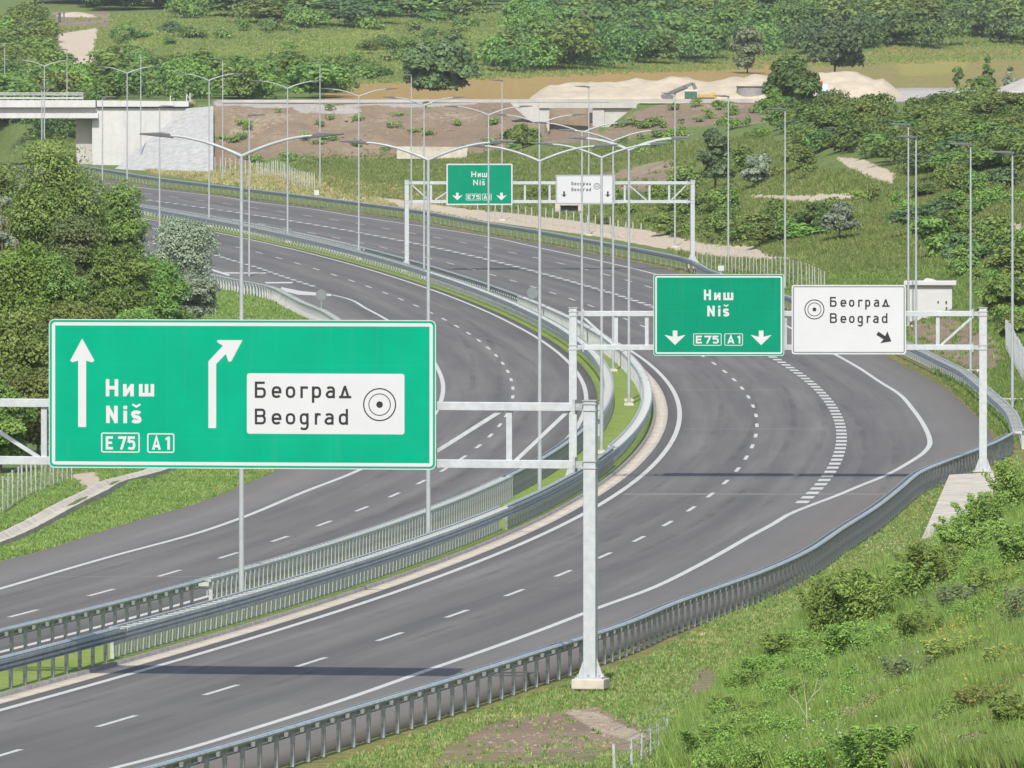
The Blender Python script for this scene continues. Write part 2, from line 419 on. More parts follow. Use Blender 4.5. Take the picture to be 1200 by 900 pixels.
# ------------------------------------------------------------------ terrain
def inpoly(px, py, poly):
    r = np.zeros(px.shape, bool); n = len(poly)
    for i in range(n):
        x0, y0 = poly[i]; x1, y1 = poly[(i + 1) % n]
        if y0 == y1: continue
        c = ((y0 > py) != (y1 > py)) & (px < (x1 - x0) * (py - y0) / (y1 - y0) + x0)
        r ^= c
    return r
ZF = np.array([(0, 0), (1000, 17), (1240, 19.3), (1300, 19.8), (1400, 21.6), (1600, 26.6), (1800, 31.8), (2000, 38.5), (2300, 48), (2700, 62), (3200, 84), (4500, 140), (7000, 150)], float)
ZV = np.array([(0, 0), (1240, 12.0), (1300, 16), (1360, 20.3), (1400, 21.6)], float)
CTRL = [(600,900,243),(700,900,240),(800,900,233),(900,900,226),(1000,900,218),(1100,900,208),(1200,900,200),(800,820,272),
  (900,800,278),(1000,800,262),(1100,800,248),(1200,800,235),(900,740,310),(1000,740,298),(1100,740,285),(1200,740,268),
  (1000,680,345),(1100,680,325),(1200,680,305),(1100,620,390),(1200,620,355),(1150,580,428),(1200,580,410),(1200,540,460),
  (1200,470,545),(1200,400,620),(1200,330,700),(1200,250,780),(1200,200,850),(1200,152,950),(1200,121,1150),
  (1090,380,690),(1100,335,760),(1100,290,810),(1100,240,870),(1100,200,930),(1100,152,1010),(1100,124,1150),
  (1000,330,770),(1000,290,830),(1000,260,870),(1000,195,950),(1000,152,1020),(1000,132,1120),
  (900,318,800),(900,290,860),(900,250,930),(900,200,1020),(900,160,1100),(900,133,1200),
  (800,296,900),(800,250,985),(800,200,1080),(800,160,1190),(700,272,955),(700,200,1120),(700,158,1208),(665,157,1209),(636,158,1209),
  (600,250,1020),(600,200,1150),(600,176,1206),(500,238,1060),(500,186,1206),(400,200,1180),(300,215,1120),(300,200,1190),(250,203,1205),
  (0,604,405),(100,590,410),(0,540,470),(0,480,540),(150,480,540),(250,400,640),(250,355,735),(150,400,640),(0,400,640),(0,300,850),(150,320,800)]
def valley(Y):
    return np.where(Y < 1240, zr(Y), np.interp(Y, ZV[:, 0], ZV[:, 1]))
cx = []; cz = []
for x, y, Y in CTRL:
    cx.append((x, Y)); cz.append(P(x, y, Y).z - float(valley(Y)))
for Y in list(np.arange(180, 700, 45)) + list(np.arange(700, 1230, 60)):
    for c, d in ((LE, -1.0), (RGA, 1.0), (CC, 2.0)):
        x = float(c(Y)) + d
        cx.append((600 + F * x / Y, Y)); cz.append(-.05)
for Y in (1245, 1320, 1450, 1700, 2000, 2500, 3500):
    for x in (-100, 150, 400, 700, 1000, 1300): cx.append((x, Y)); cz.append(0.0)
for Y in (120, 160): 
    for x in (-300, 0, 400): cx.append((x, Y)); cz.append(0.0)
cx = np.array(cx, float); cz = np.array(cz)
def tco(px, Y): return np.stack([px / 260.0, np.log(Y) * 6.0], -1)
def tk(r2): return .5 * r2 * np.log(np.maximum(r2, 1e-9))
A_ = tco(cx[:, 0], cx[:, 1]); n = len(A_)
K = tk(((A_[:, None] - A_[None])**2).sum(-1)) + np.eye(n) * .02
Pm = np.hstack([np.ones((n, 1)), A_])
W = np.linalg.solve(np.block([[K, Pm], [Pm.T, np.zeros((3, 3))]]), np.concatenate([cz, np.zeros(3)]))
def resid(px, Y):
    sh = px.shape; q = tco(np.clip(px, -150, 1350).ravel(), np.clip(Y, 150, 2500).ravel()); out = np.empty(len(q))
    for i in range(0, len(q), 40000):
        b = q[i:i+40000]
        out[i:i+40000] = tk(((b[:, None] - A_[None])**2).sum(-1)) @ W[:n] + W[n] + b @ W[n+1:]
    return out.reshape(sh)
def sstep(t): t = np.clip(t, 0, 1); return t * t * (3 - 2 * t)
# lattice for the smooth residual, then sampled bilinearly
LPX = np.linspace(-170, 1370, 112); LLY = np.linspace(math.log(120), math.log(2600), 150)
LG = resid(*np.meshgrid(LPX, np.exp(LLY)))
def rs(px, Y):
    a = np.clip((px - LPX[0]) / (LPX[1] - LPX[0]), 0, len(LPX) - 1.001); b = np.clip((np.log(Y) - LLY[0]) / (LLY[1] - LLY[0]), 0, len(LLY) - 1.001)
    i, j = a.astype(int), b.astype(int); u, v = a - i, b - j
    return (LG[j, i]*(1-u) + LG[j, i+1]*u)*(1-v) + (LG[j+1, i]*(1-u) + LG[j+1, i+1]*u)*v
def hash_noise(x, y, s):
    """value noise for gentle lumps"""
    x = x / s; y = y / s; i = np.floor(x).astype(int); j = np.floor(y).astype(int); u = sstep(x - i); v = sstep(y - j)
    def h(a, b): 
        t = np.sin(a * 127.1 + b * 311.7) * 43758.5453
        return t - np.floor(t)
    return (h(i, j)*(1-u) + h(i+1, j)*u)*(1-v) + (h(i, j+1)*(1-u) + h(i+1, j+1)*u)*v - .5
def ground(X, Y):
    X = np.asarray(X, float); Y = np.asarray(Y, float)
    px = 600 + F * X / Y
    zv = valley(Y); zf = np.interp(Y, ZF[:, 0], ZF[:, 1])
    base = zv + np.where(Y < 1245, rs(px, np.maximum(Y, 121)), 0.0)
    lump = hash_noise(X, Y, 9) * .5 + hash_noise(X, Y, 23) * .7 + hash_noise(X, Y, 3.1) * .18
    # overpass embankment, interrupted by the motorway (left) and by the underpass
    t = np.clip((Y - 1208) / 29.0, 0, 1)
    gap = (px > 643) & (px < 692) & (Y < 1240)
    t = np.where(gap, np.clip((Y - 1220) / 13.0, 0, .97), t)
    t = np.where(px < 226, np.where(Y > 1246, sstep((Y - 1246) / 120.0), 0.0), t)
    t = np.where((px < 226) & (px > 140) & (Y > 1236), np.maximum(t, 1.0 * (Y > 1240)), t)
    t = np.where(Y < 1200, 0, t)
    tn = t * (1 - t) * 4
    t = np.clip(t + tn * (hash_noise(X, Y, 5.5) * .16 + hash_noise(X + 40, Y, 2.0) * .10), 0, 1)
    z = base * (1 - t) + np.maximum(zf, base * (Y < 1240)) * t
    far = np.clip((Y - 1290) / 200, 0, 1)
    z = z + hash_noise(X + 900, Y, 160) * 7 * far + hash_noise(X, Y, 47) * 2.0 * far
    # road corridor
    l = LE(Y); r = RGA(Y) + .6
    d = np.maximum(l - X, X - r)
    k = sstep((d - .2) / 5.0) * 1.0
    k = np.where(Y > 1295, 1, k)
    road = np.where(d < -.9, zr(Y) - .32, zr(Y) - .05)
    z = z + lump * np.clip(d / 12, 0, 1) * np.where(Y < 1200, np.where(Y < 420, .35, 1.0), .4)
    return np.where(Y < 1295, road * (1 - k) + z * k, z)

us = np.concatenate([np.array([-1.2, -.6, -.3, -.16, -.11, -.085]), np.linspace(-.072, .072, 460), np.array([.085, .11, .16, .3, .6, 1.2])])
ys = np.concatenate([np.array([20, 50, 90, 130]), np.exp(np.linspace(math.log(165), math.log(1195), 640)), np.linspace(1198, 1300, 70),
                     np.exp(np.linspace(math.log(1304), math.log(2700), 170)), np.array([2800, 3000, 3300, 3700, 4300, 5200, 7000])])
UU, YY = np.meshgrid(us, ys)
XX = UU * YY
ZZ = ground(XX, YY)
V = np.stack([XX, YY, ZZ], -1).reshape(-1, 3)
nx, ny = len(us), len(ys)
idx = np.arange(nx * ny).reshape(ny, nx)
Fq = np.stack([idx[:-1, :-1], idx[:-1, 1:], idx[1:, 1:], idx[1:, :-1]], -1).reshape(-1, 4)
PX = (600 + F * V[:, 0] / V[:, 1]); PY = YV + F * (H - V[:, 2]) / V[:, 1]
def soft(poly, r=6.0, ax=None):
    """soft mask of a patch of ground"""
    acc = np.zeros(len(V))
    offs = [(0, 0), (r, 0), (-r, 0), (0, r * .4), (0, -r * .4), (r*.7, r*.3), (-r*.7, r*.3), (r*.7, -r*.3), (-r*.7, -r*.3)]
    sel = (PX > min(p[0] for p in poly) - 2*r) & (PX < max(p[0] for p in poly) + 2*r) & (PY > min(p[1] for p in poly) - 2*r) & (PY < max(p[1] for p in poly) + 2*r)
    for a, b in offs: acc[sel] += inpoly(PX[sel] + a, PY[sel] + b, poly)
    return acc / len(offs)
dry = np.zeros(len(V)); dirt = np.zeros(len(V)); sand = np.zeros(len(V)); lush = np.zeros(len(V)); grav = np.zeros(len(V))
def put(arr, polys, val=1.0, r=6.0):
    for p in polys: np.maximum(arr, soft(p, r) * val, out=arr)
yy = V[:, 1]
put(dry, [[(380,98),(480,96),(640,86),(760,80),(900,68),(940,68),(960,112),(880,118),(380,120)]], .98, 4)
put(dry, [[(940,70),(1010,62),(1040,54),(1215,54),(1215,106),(960,112)]], .52, 6)
put(dirt, [[(1120,90),(1215,84),(1215,92),(1120,98)],[(960,80),(1050,78),(1050,84),(960,86)]], .42, 5)
put(lush, [[(1050,74),(1140,66),(1130,86),(1055,90)],[(960,66),(1000,64),(1000,72)]], .9, 4)
put(dry, [[(800,-20),(1210,-20),(1210,14),(1000,8),(800,6)]], 1.0, 3)
put(lush, [[(190,62),(330,48),(460,28),(470,60),(440,82),(360,60),(250,72)],[(130,40),(200,30),(220,48),(150,60)],[(540,35),(640,45),(640,75),(560,62)]], .75, 6)
put(dry, [[(200,190),(250,196),(400,208),(520,228),(520,248),(400,232),(250,212),(170,204)]], .75, 5)
put(dirt, [[(248,118),(600,118),(640,132),(640,160),(560,182),(420,186),(340,182),(252,198)],[(700,158),(745,130),(800,114),(915,112),(915,140),(880,146),(790,150),(720,168)]], .88, 5)
put(grav, [[(250,117),(560,117),(560,123),(480,126),(400,122),(330,127),(250,124)],[(985,104),(1170,102),(1170,119),(985,120)],[(340,124),(420,126),(430,134),(350,132)]], .9, 3)
put(dirt, [[(636,122),(702,122),(702,168),(636,168)]], 1.0, 2)
put(dry, [[(252,124),(340,126),(350,170),(254,198)]], .62, 8)
put(dirt, [[(60,14),(128,14),(128,31),(60,32)]], 1.0, 2)
put(sand, [[(256,122),(330,122),(360,140),(300,165),(256,175)],[(380,126),(470,130),(540,124),(590,130),(560,150),(470,146),(400,150)],[(720,150),(760,132),(830,118),(905,116),(900,128),(800,136)]], .40, 12)
put(lush, [[(760,205),(1000,205),(1060,240),(1210,225),(1210,330),(1100,330),(1000,300),(860,310),(760,270)]], .6, 14)
put(sand, [[(62,41),(116,32),(109,60),(113,78),(98,87),(78,80),(72,56)]], 1.0, 2)
put(sand, [[(430,229),(540,244),(620,252),(700,262),(760,270),(830,286),(885,289),(900,300),(948,303),(945,306),(880,305),(838,303),(770,290),(700,277),(620,266),(540,255),(470,243)]], 1.0, 3)
put(sand, [[(978,184),(1010,186),(1052,204),(1046,216),(1030,214),(1000,200)],[(880,228),(940,229),(1000,226),(1003,234),(940,238),(880,232)],[(1150,262),(1200,262),(1200,272),(1180,280)],[(1145,266),(1190,264),(1190,270),(1145,270)]], 1.0, 3)
put(dirt, [[(1060,372),(1120,374),(1165,395),(1180,425),(1150,440),(1100,420),(1065,400)],[(700,205),(790,185),(800,210),(770,226),(700,226)]], .9, 5)
put(dirt, [[(640,838),(700,828),(765,858),(755,882),(690,880),(610,884),(540,866),(580,846)]], 1.0, 6)
put(sand, [[(648,828),(700,832),(765,862),(740,872),(690,856)]], .52, 6)
put(dirt, [[(520,870),(620,850),(720,870),(700,900),(500,900)],[(805,784),(830,778),(852,792),(840,806),(856,826),(818,832),(800,812)]], .55, 10)
put(dry, [[(500,840),(720,790),(960,660),(1080,560),(1140,560),(1000,720),(860,800),(760,860),(560,900),(400,900)]], .38, 12)
put(dry, [[(930,760),(1200,640),(1200,900),(980,900)]], .42, 14)
put(lush, [[(300,345),(420,365),(420,380),(250,400),(190,430),(200,380)],[(0,700),(0,640),(250,545),(330,545),(100,640)],[(880,325),(1010,305),(1060,320),(1050,345),(950,350)],[(400,205),(470,190),(560,200),(600,250),(500,235),(420,215)]], .62, 6)
put(sand, [[(80,556),(112,552),(126,574),(106,590),(98,570)]], .8, 4)
# worn verge beside the asphalt
dl = LE(yy) - V[:, 0]; dr = V[:, 0] - (RGA(yy) - .8)
dry = np.maximum(dry, np.where((yy < 1250) & (dl > -.3) & (dl < 2.0), .34, 0)); dry = np.maximum(dry, np.where((yy < 1250) & (dr > -.5) & (dr < 2.2), .42, 0))
me = np_mesh('ground', V, Fq, 'terrain', {'surf': np.stack([dry, dirt, sand], -1), 'surf2': np.stack([lush, grav, np.zeros(len(V))], -1)})
me.polygons.foreach_set('use_smooth', np.ones(len(Fq), bool))
go = bpy.data.objects.new('ground', me); COL.objects.link(go); tag(go, kind='structure')

def ray(px, py, y0=170, y1=2700):
    """ground point seen at that place of the photograph"""
    Yl = np.exp(np.linspace(math.log(y0), math.log(y1), 2500)); X = (px - 600) * Yl / F
    hit = np.nonzero(ground(X, Yl) >= H - (py - YV) * Yl / F)[0]
    if len(hit) == 0: return None
    Y = float(Yl[hit[0]]); x = (px - 600) * Y / F
    return Vector((x, Y, float(ground(np.array([x]), np.array([Y]))[0])))
def gz(x, y): return float(ground(np.array([x]), np.array([y]))[0])

# ------------------------------------------------------------------ roads and markings
def ribbon(name, xl, xr, Y0, Y1, dz, mat, step=3.0, nc=1, kind='structure', skirt=0.0, parent=None):
    Ys = np.arange(Y0, Y1 + step * .5, step)
    a = np.broadcast_to(xl(Ys), Ys.shape); b = np.broadcast_to(xr(Ys), Ys.shape)
    s = np.concatenate([[0], np.cumsum(np.hypot(np.diff(R2(Ys)), np.diff(Ys)))])
    cols = np.linspace(0, 1, nc + 1); m = len(Ys)
    Xg = a[:, None] + (b - a)[:, None] * cols[None]
    v = np.stack([Xg, np.repeat(Ys[:, None], nc + 1, 1), np.repeat((zr(Ys) + dz)[:, None], nc + 1, 1)], -1).reshape(-1, 3)
    uvv = np.stack([Xg - R2(Ys)[:, None], np.repeat(s[:, None] + Y0, nc + 1, 1)], -1).reshape(-1, 2)
    i = np.arange(m * (nc + 1)).reshape(m, nc + 1)
    f = np.stack([i[:-1, :-1], i[:-1, 1:], i[1:, 1:], i[1:, :-1]], -1).reshape(-1, 4)
    if skirt:
        k = len(v); e = np.concatenate([i[:, 0], i[:, -1]]); lv = v[e].copy(); lv[:, 2] -= skirt
        v = np.vstack([v, lv]); uvv = np.vstack([uvv, uvv[e]])
        j = np.arange(m)
        f = np.vstack([f, np.stack([i[:-1, 0], i[1:, 0], k + j[1:], k + j[:-1]], -1), np.stack([i[:-1, -1], k + m + j[:-1], k + m + j[1:], i[1:, -1]], -1)])
    me = np_mesh(name, v, f, mat)
    if mat == 'asphalt':
        yv_ = v[:, 1]
        eg = np.where(name.startswith('right'), np.interp(yv_, Ys, b) - v[:, 0], v[:, 0] - np.interp(yv_, Ys, a))
        e2 = np.stack([eg, eg], -1)[f.ravel()].astype(np.float32)
    ul = me.uv_layers.new(name='UVMap'); ul.data.foreach_set('uv', uvv[f.ravel()].astype(np.float32).ravel())
    if mat == 'asphalt':
        u2 = me.uv_layers.new(name='edge'); u2.data.foreach_set('uv', e2.ravel())
    o = bpy.data.objects.new(name, me); COL.objects.link(o)
    if kind: o['kind'] = kind
    return o
ribbon('right_carriageway', Off(RA, -.62), RE, 175, 1290, 0, 'asphalt', 3, 6, skirt=.3)
ribbon('left_carriageway', LE, Off(CC, .62), 175, 1290, 0, 'asphalt', 3, 6, skirt=.3)
ribbon('gutter', Off(RA, -1.22), Off(RA, -.62), 175, 1290, -.004, 'gutter', 3, 1, skirt=.3)
ribbon('kerb', Off(RA, -1.36), Off(RA, -1.22), 175, 1290, .10, 'kerb', 3, 1, skirt=.4)
ribbon('median_grass', Off(CC, .62), Off(RA, -1.36), 175, 1290, .03, 'median_turf', 3, 4, skirt=.3)

MK = 0.005
def marks(name, c, spans, w, dz=MK):
    mb = MB()
    for a, b in spans:
        m = max(2, int((b - a) / 4) + 1)
        for i in range(m):
            pass
        Ys = np.linspace(a, b, m + 1); X = c(Ys); q = np.sqrt(1 + c.slope(Ys)**2) * w / 2; Z = zr(Ys) + dz
        vs = []
        for x, y, z, h in zip(X, Ys, Z, q): vs += [(x - h, y, z), (x + h, y, z)]
        mb.add(vs, [(2*i, 2*i + 1, 2*i + 3, 2*i + 2) for i in range(m)])
    o = mb.build(name, 'line_white'); o['kind'] = 'structure'; return o
def dashes(c, Y0, Y1, per, ln, start):
    out = []
    Ys = np.linspace(170, 1290, 4000); s = np.concatenate([[0], np.cumsum(np.hypot(np.diff(c(Ys)), np.diff(Ys)))])
    s0 = np.interp(start, Ys, s)
    for k in range(-400, 400):
        a, b = np.interp([s0 + k*per - ln/2, s0 + k*per + ln/2], s, Ys)
        if a > Y0 and b < Y1 and b - a > .5: out.append((a, b))
    return out
Y135 = bp(135, 845)[1]
marks('lane_markings', R2, dashes(R2, 180, 1250, 15.02, 5.2, Y135), .17)
marks('exit_lane_markings', R3, dashes(R3, bp(938, 593)[1], 1230, 5.0, 2.6, 500), .52)
marks('slip_lane_markings', R4, dashes(R4, bp(768, 338)[1], 1240, 15.0, 5.2, bp(761, 336)[1]), .17)
marks('edge_line_right', RB, [(175, 1260)], .24)
marks('edge_line_median', RA, [(175, 1250)], .24)
marks('lane_markings_left', L2, dashes(L2, 180, 1240, 15.02, 5.2, bp(27, 719)[1]), .17)
marks('edge_line_left_median', CC, [(175, 1250)], .24)
yg = bp(388, 345.5)[1]
marks('edge_line_left', LD, [(175, yg)], .24)
marks('merge_markings', L3, dashes(L3, bp(372, 337)[1], 1150, 5.0, 2.6, 800), .42)
mb = MB()
def gpoly(pts, dz=MK):
    vs = [bp(x, y) for x, y in pts]; mb.add([(a, b, c + dz) for a, b, c in vs], [tuple(range(len(vs)))])
gpoly([(330,336.5),(352,341),(388,344.5),(388,347),(350,345.5),(328,340)])
gpoly([(262,319.2),(312,319.4),(312,320.6),(262,320.6)]); gpoly([(310,330.6),(344,330.4),(342,332),(312,332.2)])
gpoly([(248,315),(270,322),(268,323.6),(246,316.6)])
o = mb.build('gore_markings', 'line_white'); o['kind'] = 'structure'


def tyre_mat():
    m = M_('tyre_mark'); p = m.pos(); n = m.noise(.12, 4, .6, p); n2 = m.noise(3, 3, .6, p)
    m.col((.045, .043, .044)).rough(.8)
    tr = m.n('BsdfTransparent'); mx = m.n('MixShader')
    m.l(m.math('MULTIPLY', m.ramp(n, [(.42, 0.0), (.62, 1.0)]), m.math('MULTIPLY', m.math('ADD', n2, .1), .2)), mx.inputs[0])
    m.l(tr.outputs[0], mx.inputs[1]); m.l(m.b.outputs[0], mx.inputs[2]); m.l(mx.outputs[0], m.t.nodes['Material Output'].inputs[0])
tyre_mat()
class Drift:
    def __init__(s, c, a, b, y0, y1): s.c, s.a, s.b, s.y0, s.y1 = c, a, b, y0, y1
    def __call__(s, Y): return s.c(Y) + s.a + (s.b - s.a) * sstep((np.asarray(Y, float) - s.y0) / (s.y1 - s.y0))
    def slope(s, Y): return s.c.slope(Y)
for i_, (c_, a_, b_, y0_, y1_) in enumerate([(R2,-2.9,-1.2,380,640),(R2,-1.1,.6,380,640),(R2,1.2,3.1,400,700),(R2,2.8,4.7,400,700),(R2,5.6,3.0,430,760),(R2,7.0,4.4,430,760),(R2,-2.6,-2.4,260,420),(R2,.9,1.1,250,460),
   (L2,-2.4,1.0,560,800),(L2,-.8,2.6,560,800),(L2,1.2,1.0,380,560),(L2,2.7,2.4,380,560),(L2,-2.7,-2.2,330,500),(L2,2.0,-1.5,600,760)]):
    marks('tyre_marks', Drift(c_, a_, b_, y0_, y1_), [(y0_, y1_)], .32, .003 + .00012 * i_)
for o in COL.objects:
    if o.name.startswith('tyre_marks'): o.data.materials.clear(); o.data.materials.append(MATS['tyre_mark'])

noisy('pale_asphalt', (.165, .158, .15), .2, .6, .9)
for y0_, w_, c0, c1 in ((428, 1.6, Off(RA, .3), RE), (512, .7, Off(RA, .4), Off(R2, 3.6)), (575, .6, Off(RA, .4), Off(R2, 2.2)), (350, .5, Off(L2, -3.6), Off(L2, 3.4))):
    o = ribbon('repair_strip', c0, c1, y0_, y0_ + w_, .0022, 'pale_asphalt', w_)
# ------------------------------------------------------------------ overpass, underpass and the abutment
def wall_prism(mb, pts, Y, depth, mi=0):
    """pts are (px,py) outlines of a wall standing at distance Y, given real depth away from the viewer"""
    mb.prism([(p.x, p.z) for p in (P(x, y, Y) for x, y in pts)], lambda u, v, d: (u, Y + d, v), depth, mi)
br = empty('overpass_bridge', P(110, 138, 1236), 'white concrete road overpass crossing the motorway at the far bend', 'bridge')
def local(mbo, root):
    mbo.v = [tuple(Vector(v) - Vector(root.location)) for v in mbo.v]; return mbo
m = MB(); wall_prism(m, [(-260,117.5),(112,117.5),(112,126),(-260,126)], 1233, 10.5)
local(m, br).build('deck', 'concrete_white', br, bevel=.05)
m = MB(); wall_prism(m, [(-260,126),(113,126),(113,132.5),(-260,132.5)], 1233.9, 9)
wall_prism(m, [(-260,132.5),(115,132.5),(115,138.5),(-260,138.5)], 1233.3, 10)
local(m, br).build('girder', 'concrete_white', br)
m = MB(); wall_prism(m, [(89,138.5),(108,138.5),(108,230),(89,230)], 1236.5, 6)
local(m, br).build('inset_abutment_face', 'concrete_grey', br)  # inset wall added under the deck for the abutment's shaded face
m = MB()
for k in range(30):
    x = -240 + k * 11.6
    if x < 98: wall_prism(m, [(x, 108.5), (x + 1.2, 108.5), (x + 1.2, 117.5), (x, 117.5)], 1233.2, .12)
for ya, yb in ((108.4, 109.6), (110.6, 111.6), (113.8, 116.0)): wall_prism(m, [(-250, ya), (97, ya), (97, yb), (-250, yb)], 1233.0, .1)
local(m, br).build('railing', 'galv_light', br)
ab = empty('bridge_abutment', P(170, 200, 1234), 'tall white abutment wall of the overpass with sloping concrete cone', 'abutment')
m = MB(); wall_prism(m, [(108,138.7),(108,215),(222,215),(222,126.4),(113.5,126.4),(113.5,138.7)], 1234.5, 9)
local(m, ab).build('wall', 'concrete_white', ab)
m = MB(); wall_prism(m, [(113.4,117.6),(221,118.6),(221,125.0),(113.4,125.0)], 1234.0, 9.5)
wall_prism(m, [(118,125.2),(220,125.2),(220,126.3),(118,126.3)], 1234.3, .5, 1)
local(m, ab).build('parapet', ['concrete_white', 'dark_metal_shade'], ab)
m = MB()
N = 14
for i in range(N + 1):
    t = i / N
    for j in range(N + 1):
        s = j / N
        a = P(219, 127, 1233.6).lerp(P(126, 205, 1214), t); b = P(250, 124, 1231).lerp(P(250, 203, 1200), t)
        q = a.lerp(b, s); q.z += .35 * math.sin(math.pi * s) * t + random.uniform(-.04, .04); m.v.append(tuple(q))
for i in range(N):
    for j in range(N): m.f.append((i*(N+1)+j, i*(N+1)+j+1, (i+1)*(N+1)+j+1, (i+1)*(N+1)+j)); m.mi.append(0)
k0 = len(m.v); border = [j for j in range(N+1)] + [(i)*(N+1)+N for i in range(1, N+1)] + [N*(N+1)+j for j in range(N-1, -1, -1)] + [i*(N+1) for i in range(N-1, 0, -1)]
for b in border: v = m.v[b]; m.v.append((v[0], v[1] + 1.5, v[2] - 1.0))
for q in range(len(border)): m.f.append((border[q], k0+q, k0+(q+1) % len(border), border[(q+1) % len(border)])); m.mi.append(0)
local(m, ab).build('slope_paving', 'concrete_rough', ab)
m = MB()
for x, y0, y1 in ((199, 112, 118.6), (218, 110, 126), (222, 109, 120)): wall_prism(m, [(x, y0), (x + 1.3, y0), (x + 1.3, y1), (x, y1)], 1234.6, .14)
m.bar(P(218.5, 110, 1234.6), P(224, 118, 1234.6), .1, .1)
local(m, ab).build('railing_post', 'galv_light', ab)

up = empty('underpass', P(668, 155, 1211), 'pale concrete underpass portal with wing walls in the earth embankment', 'underpass')
YU = 1222
m = MB(); wall_prism(m, [(632,120.5),(746,120.5),(746,126.6),(632,126.6)], YU - .3, 1.3); local(m, up).build('deck', 'concrete_pale', up)
m = MB(); wall_prism(m, [(632,126.7),(643.8,126.7),(643.8,154),(632,153)], YU, 12); wall_prism(m, [(694.5,126.7),(708,126.7),(708,157),(694.5,157)], YU, 12)
local(m, up).build('abutment', 'concrete_pale', up)
m = MB(); wall_prism(m, [(690,126.9),(694.4,126.9),(694.4,168),(690,168)], YU + 2.2, 9); local(m, up).build('inner_wall', 'concrete_grey', up)
for q_ in ([(598,120.6),(631.8,120.6),(631.8,151),(604,127)], [(708.2,120.6),(750,120.6),(742,126),(708.2,153)]):
    m = MB(); wall_prism(m, q_, YU + .2, .8); local(m, up).build('wing_wall', 'concrete_pale', up)
rw = MB(); wall_prism(rw, [(-260+520,117.0),(890,115.8),(890,119.6),(600,120.2),(400,120.0),(-260+520,119.6)], 1236.5, .5)
tag(rw.build('kerb_wall', 'concrete_grey'), 'long low grey kerb wall along the top of the embankment road', 'wall')
hw = MB(); wall_prism(hw, [(465,171.5),(548,172.5),(547,186),(465,186)], 1200, .6)
tag(hw.build('headwall', 'concrete'), 'low pale concrete headwall at the foot of the brown embankment', 'wall')
cu = empty('culvert', P(667, 252, 1000), 'small concrete culvert with a dark mouth behind the second white sign', 'culvert')
q = ray(667, 251); cu.location = q
m = MB(); s = 2.0
m.box((-1.15*s/2, 0, .5), (.5, .8, 1.6)); m.box((1.15*s/2, 0, .5), (.5, .8, 1.6)); m.box((0, 0, 1.1), (1.7, .8, .45)); m.build('frame', 'concrete', cu)
m = MB(); m.box((0, .25, .4), (1.75, .2, 1.0)); m.build('opening', 'dark_metal_shade', cu)  # solid dark block painted as the shade inside the culvert mouth

# gravel heaps
def heap(name, px0, px1, base, tops, Y, dep, mat, label, group=None):
    a, b = P(px0, base, Y), P(px1, base, Y); n, k = 60, 26
    tp = np.array(tops, float); root = Vector(((a.x + b.x)/2, Y, a.z)); vs = []
    for j in range(k + 1):
        v = j / k * 2 - 1
        for i in range(n + 1):
            t = i / n; px = px0 + (px1 - px0) * t
            h = max(0, (base - np.interp(px, tp[:, 0], tp[:, 1])) * Y / F)
            h *= max(0, 1 - abs(v)) ** .85
            x = a.x + (b.x - a.x) * t; y = v * dep
            h += (hash_noise(np.array([x]), np.array([y + 50.]), 2.2)[0] * .5 + hash_noise(np.array([x]), np.array([y]), .9)[0]*.25) * min(1, h) 
            vs.append((x - root.x, y, h - (.6 if h <= .02 else .0)))
    mb = MB(); mb.add(vs, [(j*(n+1)+i, j*(n+1)+i+1, (j+1)*(n+1)+i+1, (j+1)*(n+1)+i) for j in range(k) for i in range(n)])
    o = mb.build(name, mat, smooth=True); o.location = root; return tag(o, label, 'heap', group)
heap('gravel_heap', 616, 905, 117.5, [(616,117.5),(632,106),(644,99.5),(654,101),(668,97.5),(690,97),(712,95),(722,96),(735,94),(746,92),(755,94),(770,95),(785,90),(800,92),(815,95),(840,93),(862,89),(872,91),(885,86),(900,88),(905,100)], 1268, 13, 'heap', 'long pale gravel heap behind the excavator on the embankment')
heap('gravel_heap', 950, 1068, 118, [(950,100),(960,86),(975,83),(990,82),(1005,84),(1015,88),(1025,93),(1034,92),(1045,100),(1055,107),(1068,117)], 1262, 10, 'heap', 'pale gravel heap right of the big roadside bush')
heap('gravel_heap', 1158, 1240, 110, [(1158,110),(1175,101),(1190,93),(1210,88),(1240,90)], 1262, 9, 'heap_grey', 'grey gravel heap at the right end of the embankment road')
heap('earth_heap', 60, 128, 31, [(60,31),(66,17),(80,14),(100,16),(115,20),(127,24),(128,31)], 1930, 14, 'heap', 'reddish earth heap above the bare track on the hillside')

# embankment road strip to the right
mb = MB()
pts_t = [(985,112.0),(1060,106.5),(1160,105.0),(1260,104)]; pts_b = [(985,119.0),(1060,119.5),(1160,119.5),(1260,119)]
vs = []
for (a, b), (c, d) in zip(pts_t, pts_b):
    p = P(c, d, 1235); z = 19.55
    vs += [((c-600)*1235/F, 1235, z), ((a-600)*1300/F, 1300, H + (YV - b) * 1300 / F)]
mb.add(vs, [(2*i, 2*i+2, 2*i+3, 2*i+1) for i in range(3)])
mb.add([(v[0], v[1], v[2] - 1.2) for v in vs[::2]] + vs[::2], [(i, i+1, i+5, i+4) for i in range(3)])
o = mb.build('gravel_road', 'heap_grey'); o['kind'] = 'structure'

